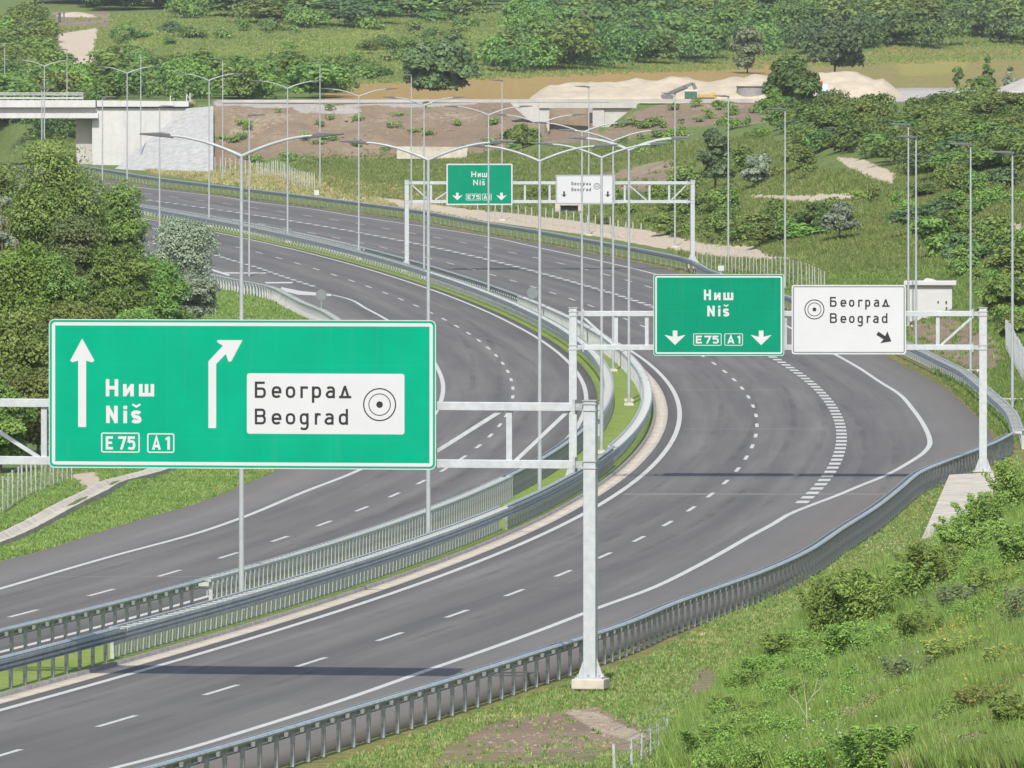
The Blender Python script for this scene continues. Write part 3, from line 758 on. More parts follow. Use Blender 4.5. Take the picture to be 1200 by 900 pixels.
# excavator
ex = empty('excavator', P(812, 117.5, 1252), 'excavator with raised grey boom working before the gravel heap', 'excavator')
def EX(px, py, dy=0): return P(px, py, 1252 + dy) - ex.location
def exa(name, mat, fn, bevel=.04):
    m = MB(); fn(m); return m.build(name, mat, ex, bevel=bevel)
exa('boom', 'machine_grey', lambda m: (m.bar(EX(775, 113.5), EX(790, 106.5), .4, .42), m.bar(EX(790, 106.5), EX(812, 97.6), .4, .4)))
exa('stick', 'machine_grey', lambda m: (m.bar(EX(812, 97.4), EX(815, 104.5), .4, .45), m.bar(EX(788, 110), EX(806, 102.6), .2, .2)))
exa('bucket', 'machine_grey', lambda m: m.prism([(EX(774, 115).x, EX(774, 115).z), (EX(783, 110).x, EX(783, 110).z), (EX(790, 112).x, EX(790, 112).z), (EX(788, 117).x, EX(788, 117).z)], lambda u, v, d: (u, d - .5, v), 1.2))
cb = exa('cab', 'glass_green', lambda m: m.box((EX(809.5, 111.5).x, 0, EX(0, 111.4).z), (1.5, 1.5, .85)))
exa('cab_roof', 'sign_white', lambda m: m.box((EX(809.5, 107).x, 0, EX(0, 106.5).z), (1.6, 1.6, .18)))
exa('body', 'yellow', lambda m: (m.box((EX(829, 113).x, .2, EX(0, 113.6).z), (2.3, 2.2, .75)), m.box((EX(836, 110).x, .2, EX(0, 110.5).z), (.5, 1.0, .5))))
for s_ in (-1, 1):
    exa('track', 'dark_metal_shade', lambda m: (m.box((EX(820, 116).x, s_ * 1.1, EX(0, 117).z), (3.6, .6, .6)),))
# tank, container, red machine
tk_ = empty('water_tank', P(880, 117, 1258), 'grey round metal tank half hidden by the big roadside bush', 'tank')
m = MB(); m.tube([(0, 0, 0), (0, 0, 1.55)], 1.75, 28); m.build('shell', 'tank_grey', tk_)
m = MB(); m.tube([(0, 0, 1.55), (0, 0, 1.68)], [1.85, 1.82], 28); m.build('rim', 'dark_metal_shade', tk_)
ct = empty('storage_container', P(966.5, 109, 1250), 'small pale blue container beside the big roadside bush', 'container')
m = MB(); m.box((0, 0, .55), (.75, .8, 1.1)); m.build('body', 'paleblue', ct, bevel=.06)
m = MB(); m.box((0, 0, 1.16), (.8, .85, .1)); m.build('lid', 'sign_white', ct)
rm = empty('work_machine', P(960.5, 109, 1250), 'small red machine beside the pale blue container', 'machine')
m = MB(); m.box((0, 0, 1.2), (.7, 1.2, .55)); m.build('body', 'red', rm, bevel=.08)
m = MB(); m.box((0.0, 0, .75), (.42, 1.0, .34)); m.build('cab', 'dark_metal_shade', rm)
for s_ in (-1, 1):
    m = MB(); m.tube([(s_*.16-.1, -.4, .3), (s_*.16+.1, -.4, .3)], .28, 12); m.build('wheel', 'dark_metal_shade', rm)

# ------------------------------------------------------------------ guardrails
def guardrail(name, label, c, Y0, Y1, side, kind, spacing, low=False):
    """side: +1 = posts stand on the right of the rail. kind 'A' plain, 'B' with spacers and a top bar"""
    ym = (Y0 + Y1) / 2; org = Vector((float(c(Y0)), Y0, float(zr(Y0))))
    root = empty(name, org, label, 'guardrail')
    Ys = np.linspace(Y0, Y1, max(4, int((Y1 - Y0) / 2.5)))
    def frame(Y):
        sl = float(c.slope(Y)); q = math.sqrt(1 + sl*sl)
        return Vector((float(c(Y)), float(Y), float(zr(Y)))) - org, Vector((1/q, -sl/q, 0)), Vector((sl/q, 1/q, 0))
    def sweep(prof, nm, mat, closed=True):
        m = MB(); k = len(prof)
        for Y in Ys:
            p, nrm, t = frame(Y)
            for a, z in prof: m.v.append(tuple(p + nrm * a + Vector((0, 0, z))))
        for i in range(len(Ys) - 1):
            for j in range(k): m.f.append((i*k + j, i*k + (j+1) % k, (i+1)*k + (j+1) % k, (i+1)*k + j)); m.mi.append(0)
        m.f.append(tuple(range(k))); m.f.append(tuple(range((len(Ys)-1)*k, len(Ys)*k))); m.mi += [0, 0]
        return m.build(nm, mat, root)
    wt = [(-.04, .60), (.02, .64), (-.04, .69), (-.04, .73), (.02, .77), (-.04, .82), (-.03, .90), (.015, .90), (.03, .83), (.06, .77), (.012, .73), (.012, .69), (.06, .64), (.01, .59)]
    mat_r = 'galv_dark' if kind == 'A' else 'galv'; mat_p = 'galv_dark' if kind == 'A' else 'galv_light'
    sweep([(a * side, z + .03) for a, z in wt], 'rail', mat_r)
    off = (.26 if kind == 'A' else .46) * side
    if kind == 'A':
        sweep([(off - .07, .87), (off + .07, .87), (off + .09, .92), (off + .05, .965), (off - .05, .965), (off - .09, .92)], 'top_rail', 'galv')
    else:
        sweep([(off - .05, .86), (off + .05, .86), (off + .05, .95), (off - .05, .95)], 'top_rail', 'galv')
        sweep([(off - side*.09, .42), (off - side*.06, .42), (off - side*.06, .6), (off - side*.09, .6)], 'lower_rail', 'galv_light')
    pos = []
    s = 0; Y = Y0 + .3
    while Y < Y1 - .2:
        pos.append(Y); Y += spacing / math.sqrt(1 + float(c.slope(Y))**2)
    # one C-shaped post, shared by all
    pm = MB(); wd = .09 if kind == 'A' else .12
    pm.box((0, -.045, .42), (wd, .012, .90)); pm.box((-wd/2 + .006, .02, .42), (.012, .118, .90)); pm.box((wd/2 - .006, .02, .42), (.012, .118, .90))
    if kind == 'A': pm.box((-side*(.26 - .06)/2 - side*.03, .03, .75), (.14, .1, .12))
    else: pm.box((-side*.23, .02, .90), (.44, .08, .03)); pm.box((-side*.23, .02, .80), (.44, .02, .17))
    me = None; rest = MB()
    for i, Y in enumerate(pos):
        p, nrm, t = frame(Y); p = p + nrm * off
        M = Matrix((nrm, t, (0, 0, 1))).transposed().to_4x4(); M.translation = p
        if i < 100:
            if me is None:
                o = pm.build('post', mat_p, root); me = o.data
            else:
                o = bpy.data.objects.new('post', me); COL.objects.link(o); o.parent = root
            o.matrix_local = M
        else:
            rest.add([M @ Vector(v) for v in pm.v], pm.f)
    if rest.v:
        o = rest.build('posts', mat_p, root); o['kind'] = 'stuff'
    return root
RGC = Off(RGN, -.26)
guardrail('guardrail', 'galvanised guardrail on spaced posts along the right verge, nearest stretch by the big sign post', RGC, 215, bp(700, 744, .9)[1], 1, 'A', 2.0)
guardrail('guardrail', 'bluish galvanised guardrail on close posts along the right verge, ending at the second gantry post', RGC, bp(700, 744, .9)[1] + .1, bp(1187, 508, .9)[1], 1, 'A', 1.5)
class Blend:
    def __init__(s, c): s.c = c
    def __call__(s, Y): return s.c(Y)
    def slope(s, Y): return s.c.slope(Y)
RFC = Off(Spline(RF_top, .85), -.2)
guardrail('guardrail', 'guardrail curling round the outer edge of the exit lane behind the white kiosk sign', RFC, bp(1190, 505, .85)[1], 720, 1, 'B', 2.0)
guardrail('guardrail', 'far guardrail along the right shoulder beside the sandy strip', RFC, 720.2, 1205, 1, 'A', 3.0)
ya = bp(145, 733, 1.0)[1]; yb = bp(617, 591, 1.0)[1]; yc = bp(730, 521, 1.0)[1]
guardrail('guardrail', 'guardrail of two grey rails at the lower left corner, right side of the median', MR, 215, ya, -1, 'A', 2.0)
guardrail('guardrail', 'pale ladder topped guardrail on the right of the median under the big sign', MR, ya + .1, yb, -1, 'B', 1.0)
guardrail('guardrail', 'dark guardrail on the right of the median beside the big sign post', MR, yb + .1, yc, -1, 'A', 1.33)
guardrail('guardrail', 'pale ladder topped guardrail curving round the inside of the bend right of the median', MR, yc + .1, 735, -1, 'B', 1.0)
guardrail('guardrail', 'dark guardrail on the far right of the median ending beside the round sign back', MR, 735.1, 860, -1, 'A', 2.0)
guardrail('guardrail', 'far pale guardrail on the right of the median running up to the overpass', MR, 860.1, 1200, -1, 'B', 2.0)
yd = bp(240, 677, 1.0)[1]; ye = bp(613, 556, 1.0)[1]; yf = bp(712, 488, 1.0)[1]
guardrail('guardrail', 'dark guardrail on spaced posts left of the median below the big sign left end', ML, 215, yd, 1, 'A', 2.0)
guardrail('guardrail', 'pale close posted guardrail at the left of the median under the big sign', ML, yd + .1, ye, 1, 'B', 1.0)
guardrail('guardrail', 'dark close posted guardrail at the left of the median behind the big sign post', ML, ye + .1, yf, 1, 'A', .8)
guardrail('guardrail', 'pale guardrail at the left of the median curving round the inside of the bend', ML, yf + .1, 800, 1, 'B', 1.0)
guardrail('guardrail', 'far guardrail at the left of the median beyond the third gantry', ML, 800.1, 1200, 1, 'B', 2.0)
LGC = Spline([(200,307),(248,321),(280,328),(320,336),(340,345),(360,355),(380,363),(406,379),(430,394),(447,412),(455,432)], .9)
guardrail('guardrail', 'pale guardrail along the left merge lane beyond the top of the big sign', LGC, bp(455, 432, .9)[1], 1000, -1, 'B', 1.5)

# ------------------------------------------------------------------ street lamps
def lamp_double(loc, rz, label, first=[None]):
    if first[0] is None:
        r = empty('street_lamp', (0, 0, 0), label, 'street lamp', 'double armed lamps along the median')
        m = MB(); m.tube([(0, 0, .12), (0, 0, 5), (0, 0, 13.7)], [.092, .076, .052], 14); m.build('pole', 'pole_metal', r)
        m = MB(); m.box((0, 0, .04), (.5, .5, .2)); m.build('base', 'concrete', r)
        m = MB(); m.box((0, 0, .16), (.34, .34, .04)); m.build('base_plate', 'pole_metal', r)
        for s in (-1, 1):
            m = MB(); pts = []
            for i in range(9):
                t = i / 8; pts.append((s * 2.35 * t, 0, 13.66 + .62 * (1 - (1 - t)**1.7)))
            m.tube(pts, [.055 - .018 * i / 8 for i in range(9)], 8); m.build('arm', 'pole_metal', r)
            m = MB(); m.prism([(s*2.2, 14.20), (s*2.32, 14.34), (s*2.6, 14.38), (s*3.25, 14.36), (s*3.27, 14.31), (s*2.6, 14.24)], lambda u, v, d: (u, d - .15, v), .3)
            m.build('lamp_head', 'lamp_head', r, bevel=.02)
        first[0] = r
    else:
        r = copy_tree(first[0])
    r.location = loc; r.rotation_euler = (0, 0, rz); r['label'] = label; return r
MC = lambda Y: .5 * (MR(Y) + ML(Y))
lab = {-1: 'double armed street lamp at the left frame edge, only one lamp head in view', 0: 'nearest double armed street lamp, its pole passing behind the big sign at its second arrow',
 1: 'double armed street lamp whose pole passes behind the right end of the big green sign', 2: 'double armed street lamp between the big sign and the second gantry',
 3: 'double armed street lamp just right of the second gantry left post', 4: 'double armed street lamp with its foot in the grass of the median bend',
 5: 'double armed street lamp hidden in line behind the pole at the median bend', 6: 'double armed street lamp in the median just above its guardrail bend',
 7: 'double armed street lamp in front of the first arrow of the far white sign', 8: 'double armed street lamp between the two signs of the far gantry',
 9: 'double armed street lamp in front of the far green sign', 10: 'double armed street lamp beside the left post of the far gantry',
 11: 'double armed street lamp before the brown embankment, right one', 12: 'double armed street lamp before the brown embankment, left one',
 13: 'double armed street lamp before the right edge of the abutment cone', 14: 'double armed street lamp before the white abutment wall', 15: 'double armed street lamp in front of the bridge railing'}
LP = {0: (283, 300, 345), 1: (502, 345, 400), 2: (632.5, 395, 450), 3: (705, 440, 500), 4: (737, 490, 550), 5: (737, 555, 610), 6: (718.5, 600, 660), 7: (682, 650, 720),
      8: (632, 700, 780), 9: (572.5, 750, 830), 10: (497, 800, 880), 11: (420.5, 850, 940), 12: (337, 880, 990), 13: (245, 930, 1060), 14: (149, 980, 1130), 15: (52, 1050, 1190)}
LY = {-1: 273.0}
for i, (px, a, b_) in LP.items():
    Yl = np.linspace(a, b_, 400); LY[i] = float(Yl[np.argmin(np.abs(600 + F * MC(Yl) / Yl - px))])
for i, Y in LY.items():
    x = float(MC(Y)); sl = (float(MR.slope(Y)) + float(ML.slope(Y))) / 2
    if i == -1: x -= .95
    if i in LP: x = (LP[i][0] - 600) * Y / F
    o = lamp_double((x, Y, float(zr(Y)) + .02), -math.atan(sl), lab[i]); o.scale.z = {-1: 1.095, 0: 1.055, 1: 1.037, 2: 1.02, 3: 1.01}.get(i, 1.0)

def lamp_single(loc, rz, label, group, store={}):
    if 'r' not in store:
        r = empty('street_lamp', (0, 0, 0), label, 'street lamp', group)
        m = MB(); m.tube([(0, 0, .1), (0, 0, 5), (0, 0, 13.6)], [.088, .074, .05], 14); m.build('pole', 'pole_metal', r)
        m = MB(); m.box((0, 0, .03), (.55, .55, .2)); m.build('base', 'concrete', r)
        m = MB(); m.prism([(.10, 13.56), (.1, 13.66), (-.3, 13.74), (-1.25, 13.72), (-1.27, 13.66), (-.4, 13.58)], lambda u, v, d: (u, d - .15, v), .3)
        m.build('lamp_head', 'lamp_head', r, bevel=.02)
        store['r'] = r
    else: r = copy_tree(store['r'])
    r.location = loc; r.rotation_euler = (0, 0, rz); r['label'] = label; r['group'] = group; return r
g1 = 'single armed lamps along the right shoulder'; g2 = 'single armed lamps left of the carriageway'
for px, Y, lb in ((1186.5,543,'single armed street lamp nearest the right frame edge, right of the second gantry post'),(1137.5,596,'single armed street lamp just left of the second gantry post'),
  (1073.5,640,'single armed street lamp before the white kiosk, right one of the close pair'),(1064.5,690,'single armed street lamp before the white kiosk, left one of the close pair'),
  (920,775,'single armed street lamp above the gap between the green and white signs'),(853.5,845,'single armed street lamp above the middle of the second green sign'),(791,908,'single armed street lamp just left of the far gantry right post'),
  (690,939,'single armed street lamp behind the far white sign'),(588.3,996,'single armed street lamp behind the right end of the far green sign'),(482,1034,'single armed street lamp just behind the far gantry left post'),(375,1096,'single armed street lamp by the white marker before the brown embankment'),
  (261,1166,'single armed street lamp at the edge of the abutment cone'),(165,1218,'single armed street lamp at the middle of the abutment wall'),(78.5,1275,'single armed street lamp behind the bridge railing, nearer the bare track'),(5.5,1335,'single armed street lamp behind the bridge at the far left')):
    x = (px - 600) * Y / F; z = gz(x, Y) if Y < 1200 else float(zr(Y))
    lamp_single((x, Y, z), 0, lb, g1)
for px, Y, lb in ((292, 814, 'single armed street lamp in the grass before the merge lane rail'), (187, 870, 'single armed street lamp rising behind the silver shrub'), (120, 925, 'single armed street lamp before the abutment corner'), (49, 980, 'thin single armed street lamp rising behind the tall trees by the bridge')):
    x = (px - 600) * Y / F; zt = {292: 134, 187: 124, 120: 113, 49: 103}[px]; z = H - (zt - YV) * Y / F - 13.7
    lamp_single((x, Y, z), math.pi, lb, g2)

# ------------------------------------------------------------------ lettering: strokes drawn along centre lines
def cat(pts, n=5):
    p = [np.array(q, float) for q in pts]; p = [2*p[0] - p[1]] + p + [2*p[-1] - p[-2]]; out = []
    for i in range(1, len(p) - 2):
        for k in range(n):
            t = k / n
            out.append(.5*((2*p[i]) + (-p[i-1]+p[i+1])*t + (2*p[i-1]-5*p[i]+4*p[i+1]-p[i+2])*t*t + (-p[i-1]+3*p[i]-3*p[i+1]+p[i+2])*t**3))
    out.append(p[-2]); return [tuple(q) for q in out]
def oval(x0, x1, y0, y1, a0=0, a1=360, n=24, e=2.6):
    cx, cy, rx, ry = (x0+x1)/2, (y0+y1)/2, (x1-x0)/2, (y1-y0)/2; out = []
    for i in range(n + 1):
        t = R(a0 + (a1 - a0) * i / n); c, s = math.cos(t), math.sin(t)
        out.append((cx + rx * math.copysign(abs(c)**(2/e), c), cy + ry * math.copysign(abs(s)**(2/e), s)))
    return out
def glyph(ch, w, h, xh=.72):
    """w = width, h = half stroke, cap height 1; returns centre lines"""
    L, Rr, T, X = h, w - h, 1 - h, xh - h
    g = {
     'Н': [[(L,0),(L,1)],[(Rr,0),(Rr,1)],[(L,.5),(Rr,.5)]],
     'и': [[(L,0),(L,xh)],[(Rr,0),(Rr,xh)],[(L,h*.8),(Rr,xh-h*.8)]],
     'ш': [[(L,0),(L,xh)],[(w/2,h),(w/2,xh)],[(Rr,0),(Rr,xh)],[(L,h),(Rr,h)]],
     'N': [[(L,0),(L,1)],[(Rr,0),(Rr,1)],[(L,1-h),(Rr,h)]],
     'i': [[(w/2,0),(w/2,xh)],[(w/2,1-1.9*h),(w/2,1)]],
     'š': [cat([(Rr,xh*.76),(w*.7,X),(w*.3,X),(L,xh*.74),(w*.3,xh*.54),(w*.7,xh*.45),(Rr,xh*.27),(w*.7,h),(w*.3,h),(L*.9,xh*.24)]),[(w*.12,1.09),(w*.5,.945),(w*.88,1.09)]],
     'E': [[(L,0),(L,1)],[(L,T),(w,T)],[(L,.51),(w*.88,.51)],[(L,h),(w,h)]],
     '7': [[(0,T),(Rr,T),(w*.36,0)]],
     '5': [[(w*.95,T),(L*1.2,T),(L,.53)], cat([(L,.53),(w*.35,.62),(w*.7,.6),(Rr,.44),(Rr,.22),(w*.7,h),(w*.3,h),(L*.7,.16)])],
     'A': [[(L*.8,0),(w/2,1-h*.4),(w-L*.8,0)],[(w*.22,.27),(w*.78,.27)]],
     '1': [[(Rr,0),(Rr,1)],[(0,.78),(Rr,T)]],
     'Б': [[(L,0),(L,1)],[(L,T),(w*.9,T)],[(L,.57),(w*.55,.57)]+oval(w*.3,Rr,h,.57,80,-80,12)+[(w*.55,h),(L,h)]],
     'B': [[(L,0),(L,1)],[(L,T),(w*.5,T)]+oval(w*.25,Rr*.96,.53,T,80,-80,10)+[(w*.5,.53),(L,.53)],oval(w*.25,Rr,h,.53,80,-80,10)+[(w*.5,h),(L,h)]],
     'e': [[(L,xh*.5),(Rr,xh*.5)]+oval(L,Rr,h,X,10,320,26)],
     'o': [oval(L,Rr,h,X)],
     'г': [[(L,0),(L,xh)],[(L,X),(w,X)]],
     'р': [[(L,-.28),(L,xh)],oval(L,Rr,h,X)],
     'a': [cat([(L*1.4,xh*.80),(w*.3,X),(w*.68,X),(Rr,xh*.74),(Rr,xh*.4),(Rr,0)]),cat([(Rr,xh*.56),(w*.4,xh*.56),(L,xh*.38),(L,xh*.22),(w*.35,h),(w*.66,h*1.2),(Rr,xh*.22)])],
     'д': [[(0,h),(w,h)],[(w*.2,h),(w*.46,xh*.98)],[(w*.5,xh*.94),(w*.76,h)],[(w*.40,xh*.96),(w*.6,xh*.96)]],
     'g': [oval(L,Rr,h,X),cat([(Rr,xh),(Rr,xh*.4),(Rr,-.1),(w*.68,-.26),(w*.3,-.26),(L,-.2)])],
     'r': [[(L,0),(L,xh)],cat([(L,xh*.55),(w*.4,xh*.9),(w*.7,X),(w,X*.99)])],
     'd': [oval(L,Rr,h,X),[(Rr,0),(Rr,1)]],
    }
    g['е'] = g['e']; g['о'] = g['o']; g['а'] = g['a']; g['А'] = g['A']
    return g[ch]
def stroke(mb, line, hw, fn, d):
    """a flat ribbon of half width hw along a 2-D line; mitred"""
    p = [np.array(q, float) for q in line]; q = [p[0]]
    for a in p[1:]:
        if np.hypot(*(a - q[-1])) > 1e-4: q.append(a)
    p = q; n = len(p)
    if n < 2: return
    closed = n > 3 and np.hypot(*(p[0] - p[-1])) < 1e-3
    vs = []
    for i in range(n):
        if closed: a, b = (p[i] - p[i-1] if i > 0 else p[i] - p[-2]), (p[i+1] - p[i] if i < n-1 else p[1] - p[0])
        else: a = p[i] - p[i-1] if i > 0 else p[1] - p[0]; b = p[i+1] - p[i] if i < n-1 else a
        a = a / np.hypot(*a); b = b / np.hypot(*b); t = a + b; L = np.hypot(*t)
        t = a if L < .2 else t / L
        nn = np.array([-t[1], t[0]]); k = 1 / max(.45, abs(nn @ np.array([-a[1], a[0]])))
        vs += [fn(*(p[i] + nn * hw * k), d), fn(*(p[i] - nn * hw * k), d)]
    mb.add(vs, [(2*i, 2*i+1, 2*i+3, 2*i+2) for i in range(n - 1)])

# ------------------------------------------------------------------ gantries and their signs
class Board:
    """a flat sign; all measures are in photograph px, converted to metres on the board"""
    def __init__(s, root, scale, px0, py0, board):
        s.root, s.k, s.px0, s.py0 = root, scale, px0, py0; s.z = 0
        s.x0, s.x1, s.y0, s.y1 = board
    def fn(s, x, y, d): return ((x - s.px0) / s.k, -d, (s.py0 - y) / getattr(s, 'kz', s.k))
    def rrect(s, x0, y0, x1, y1, r, n=5):
        out = []
        for cx, cy, a in ((x1-r, y1-r, 0), (x0+r, y1-r, 90), (x0+r, y0+r, 180), (x1-r, y0+r, 270)):
            for i in range(n + 1): t = R(a + 90*i/n); out.append((cx + r*math.cos(t), cy + r*math.sin(t)))
        return out
    def panel(s, name, box, r, d0, d1, mat, parent=None, bev=0):
        m = MB(); pl = s.rrect(*box, r); m.prism(pl, lambda x, y, d: s.fn(x, y, d0 + d), d1 - d0); return m.build(name, mat, parent or s.root, bevel=bev)
    def ring(s, name, box, r, wd, d, mat, parent=None):
        m = MB(); a = s.rrect(*box, r); b = s.rrect(box[0]+wd, box[1]+wd, box[2]-wd, box[3]-wd, max(.3, r-wd)); n = len(a)
        m.add([s.fn(x, y, d) for x, y in a] + [s.fn(x, y, d) for x, y in b], [(i, (i+1) % n, (i+1) % n + n, i + n) for i in range(n)])
        return m.build(name, mat, parent or s.root)
    def text(s, name, items, base, cap, wt, mat, d, parent=None):
        """items: (char, x0, x1)"""
        m = MB(); H_ = base - cap; j = 0
        for ch, x0, x1 in items:
            for q_, ln in enumerate(glyph(ch, (x1 - x0) / H_, wt / 2)):
                stroke(m, ln, wt/2 * (.55 if ch == 'š' and q_ == 1 else 1), lambda u, v, dd: s.fn(x0 + u*H_, base - v*H_, dd), d + .0012 * (j % 4)); j += 1
        return m.build(name, mat, parent or s.root)
    def poly(s, name, pls, d, mat, parent=None):
        m = MB()
        for pl in pls: m.prism(pl, lambda x, y, q: s.fn(x, y, d - .004 + q), .004)
        return m.build(name, mat, parent or s.root)
    def target(s, cx, cy, r0, w0, r1, w1, r2, d, parent=None):
        m = MB()
        for r, wd in ((r0, w0), (r1, w1)):
            n = 48; vs = []
            for i in range(n): t = 2*math.pi*i/n; vs += [s.fn(cx + (r-wd)*math.cos(t), cy + (r-wd)*math.sin(t), d), s.fn(cx + r*math.cos(t), cy + r*math.sin(t), d)]
            m.add(vs, [(2*i, 2*i+1, (2*i+3) % (2*n), (2*i+2) % (2*n)) for i in range(n)])
        m.add([s.fn(cx + r2*math.cos(2*math.pi*i/24), cy + r2*math.sin(2*math.pi*i/24), d) for i in range(24)], [tuple(range(24))])
        return m.build('ring_symbol', 'sign_black', parent or s.root)
def downarrow(cx, y0, y1, sw, hw, yh, yn):
    return [(cx-sw, y0), (cx+sw, y0), (cx+sw, yn), (cx+hw, yh), (cx, y1), (cx-hw, yh), (cx-sw, yn)]

def gantry(label, Y, yaw, tilt, posts, top, base, chords, ch_h, cols, diags, stub, plinth):
    """posts: px of left/right post; everything in photograph px at distance Y"""
    k = F / Y; xr = posts[1]; root = empty('sign_gantry', P(xr, base[1], Y), label, 'gantry', rz=yaw)
    cs, sn = math.cos(yaw), math.sin(yaw); Xr = (xr - 600) * Y / F; zr_ = H - (base[1] - YV) * Y / F
    def L(px, py):
        u = ((px - 600) * Y - F * Xr) / (F * cs - (px - 600) * sn); Yp = Y + u * sn
        return Vector((u, 0, H - (py - YV) * Yp / F - zr_))
    for i, px in enumerate(posts):
        m = MB(); wp = .34; b = L(px, base[i]); t = L(px, top)
        m.box((b.x, 0, (b.z + t.z)/2), (wp, .42, t.z - b.z)); m.build('post', 'galv_white', root, bevel=.015)
        m = MB(); m.box((b.x, 0, t.z + .015), (wp + .06, .48, .03)); m.build('post_cap', 'galv', root)
        m = MB()
        for s_ in (-1, 1): m.prism([(b.x + s_*.173, b.z + .55), (b.x + s_*.36, b.z + .04), (b.x + s_*.173, b.z + .04)], lambda u, v, d: (u, d - .02, v), .04)
        m.box((b.x, 0, b.z + .02), (.74, .8, .04)); m.build('foot', 'galv_white', root)
        m = MB()
        for a_ in (-1, 1):
            for b_ in (-1, 0, 1): m.tube([(b.x + b_*.3, a_*.34, b.z + .04), (b.x + b_*.3, a_*.34, b.z + .12)], .03, 6)
        m.build('bolts', 'galv', root)
        if plinth[i]:
            m = MB(); m.box((b.x, 0, b.z - plinth[i]/2), (.90, 1.0, plinth[i])); m.build('plinth', 'concrete', root, bevel=.03)
    x0, x1 = posts[0] + stub, posts[1] - stub
    def R_(px, py): v = L(px, py + (px - xr) * tilt); return v
    hc = ch_h / k
    for y in chords:
        m = MB(); m.bar(R_(x0, y), R_(x1, y), .26, hc); m.build('chord', 'galv_white', root, bevel=.01)
        for a_, e_ in ((posts[0], x0), (posts[1], x1)):
            m = MB(); m.bar(R_(a_, y), R_(e_, y), .22, hc * .82); m.box(R_(e_, y), (.06, .42, hc * 1.75))
            for dz in (-.4, .4): m.box(R_(a_, y) + Vector((0, 0, hc * dz)), (.40, .47, .035))
            m.build('bracket', 'galv', root)
    for c_ in cols:
        m = MB(); m.bar(R_(c_, chords[0]) - Vector((0, 0, hc/2)), R_(c_, chords[1]) + Vector((0, 0, hc/2)), .16, hc * .52, up=(0, 1, 0)); m.build('strut', 'galv_white', root)
    for a_, b_ in diags:
        m = MB(); m.bar(R_(*a_), R_(*b_), .10, hc * .5, up=(0, 1, 0)); m.build('brace', 'galv_white', root)
    return root, R_, k

def sign(root, name, label, R_, k, box, py_mid, mat, rim):
    """board hung in front of a gantry's chords"""
    cx = (box[0] + box[2]) / 2; c = root.matrix_basis @ (R_(cx, py_mid) + Vector((0, -.34, 0)))
    o = empty(name, c, label, 'road sign', rz=root.rotation_euler.z)
    Yc = c.y; b = Board(o, F / Yc * math.cos(root.rotation_euler.z), cx, py_mid, box); b.kz = F / Yc; return o, b
bpy.context.view_layer.update()

# ---- first gantry with the big sign
Y1 = 279.0
G1, R1, k1 = gantry('nearest galvanised sign gantry carrying the big green board', Y1, -R(10), .0075, (-330, 692), 470, (805, 795), (477, 544.5), 9.8,
    [-494+110*i for i in range(2, 11) if -494+110*i not in (-500,)] and [-275,-166,-57,52,161,270,379,488,597], [((604,541),(668,480)),((-50,480),(46,541)),((59,541),(155,480)),((168,480),(264,541)),((277,541),(373,480)),((386,480),(482,541)),((495,541),(591,480)),((-270,541),(-172,480)),((-160,480),(-62,541))], 18, (.5, .28))
bpy.context.view_layer.update()
s1, b = sign(G1, 'road_sign', 'big green direction board with two white arrows, Beograd panel and E75 A1 shields', R1, k1, (60, 378, 514, 551), 465, 'sign_green', 1)
T = .0
b.panel('panel', (60, 378, 514, 551), 6, 0, .09, 'sign_green')
b.ring('rim', (59.2, 377.2, 514.8, 551.8), 6.5, 1.0, .094, 'sign_white')
b.ring('border', (62.8, 380.8, 511.2, 548.2), 4.0, 3.9, .096, 'sign_white')
m = MB()
for i in range(6): m.box(((90 + 80*i - 287)/k1, .05, 0), (.1, .1, 175/k1))
m.build('back_rail', 'sign_back', s1)
b.poly('straight_arrow', [[(94,504),(94,426),(87,428),(84.5,426),(98.7,400),(113.3,426),(110.5,428),(103.4,426),(103.4,504)]], .098, 'sign_white')
b.poly('right_arrow', [[(247.8,504.5),(247.8,426),(264.9,408),(258,403.5),(258.5,401.2),(288,401.2),(274.8,426),(271.5,426.8),(268.3,417.5),(256.9,429.5),(256.9,504.5)]], .098, 'sign_white')
def sx(o, s, *v): return [(c, o + a/s, o + e/s) for c, a, e in v]
t1 = lambda *v: sx(50, 4.7375, *v); t2 = lambda *v: sx(280, 4.7375, *v)
b.text('lettering', t1(('Н',363,433),('и',460,520),('ш',549,634)), 467.7, 447.5, .21, 'sign_white', .097)
b.text('lettering', t1(('N',365,430),('i',460,484),('š',505,563)), 499.2, 478.7, .21, 'sign_white', .097)
for bx, tx in (((121.1,510.2,166.7,533.8), t1(('E',363,403),('7',433,478),('5',485,528))), ((175.6,510.8,207.7,533.8), t1(('A',623,670),('1',698,722)))):
    sh = b.ring('route_shield', bx, 2.5, 1.5, .097, 'sign_white')
    b.text('lettering', tx, 530.2, 514.6, .19, 'sign_white', .0972, sh)
wp = b.panel('city_panel', (293.1,440,478,510.8), 3, .09, .097, 'sign_white')
BEO = (('Б',106,168),('е',200,255),('о',278,332),('г',360,402),('р',424,476),('а',502,552),('д',575,643))
b.text('lettering', t2(*BEO), 468.8, 449.6, .15, 'sign_black', .0985, wp)
b.text('lettering', t2(('B',106,168),('e',200,255),('o',278,332),('g',356,406),('r',440,473),('a',495,545),('d',573,625)), 499.8, 481.2, .15, 'sign_black', .0985, wp)
b.target(448.9, 476, 19.4, 1.5, 13.1, 1.1, 3.9, .0985, wp)

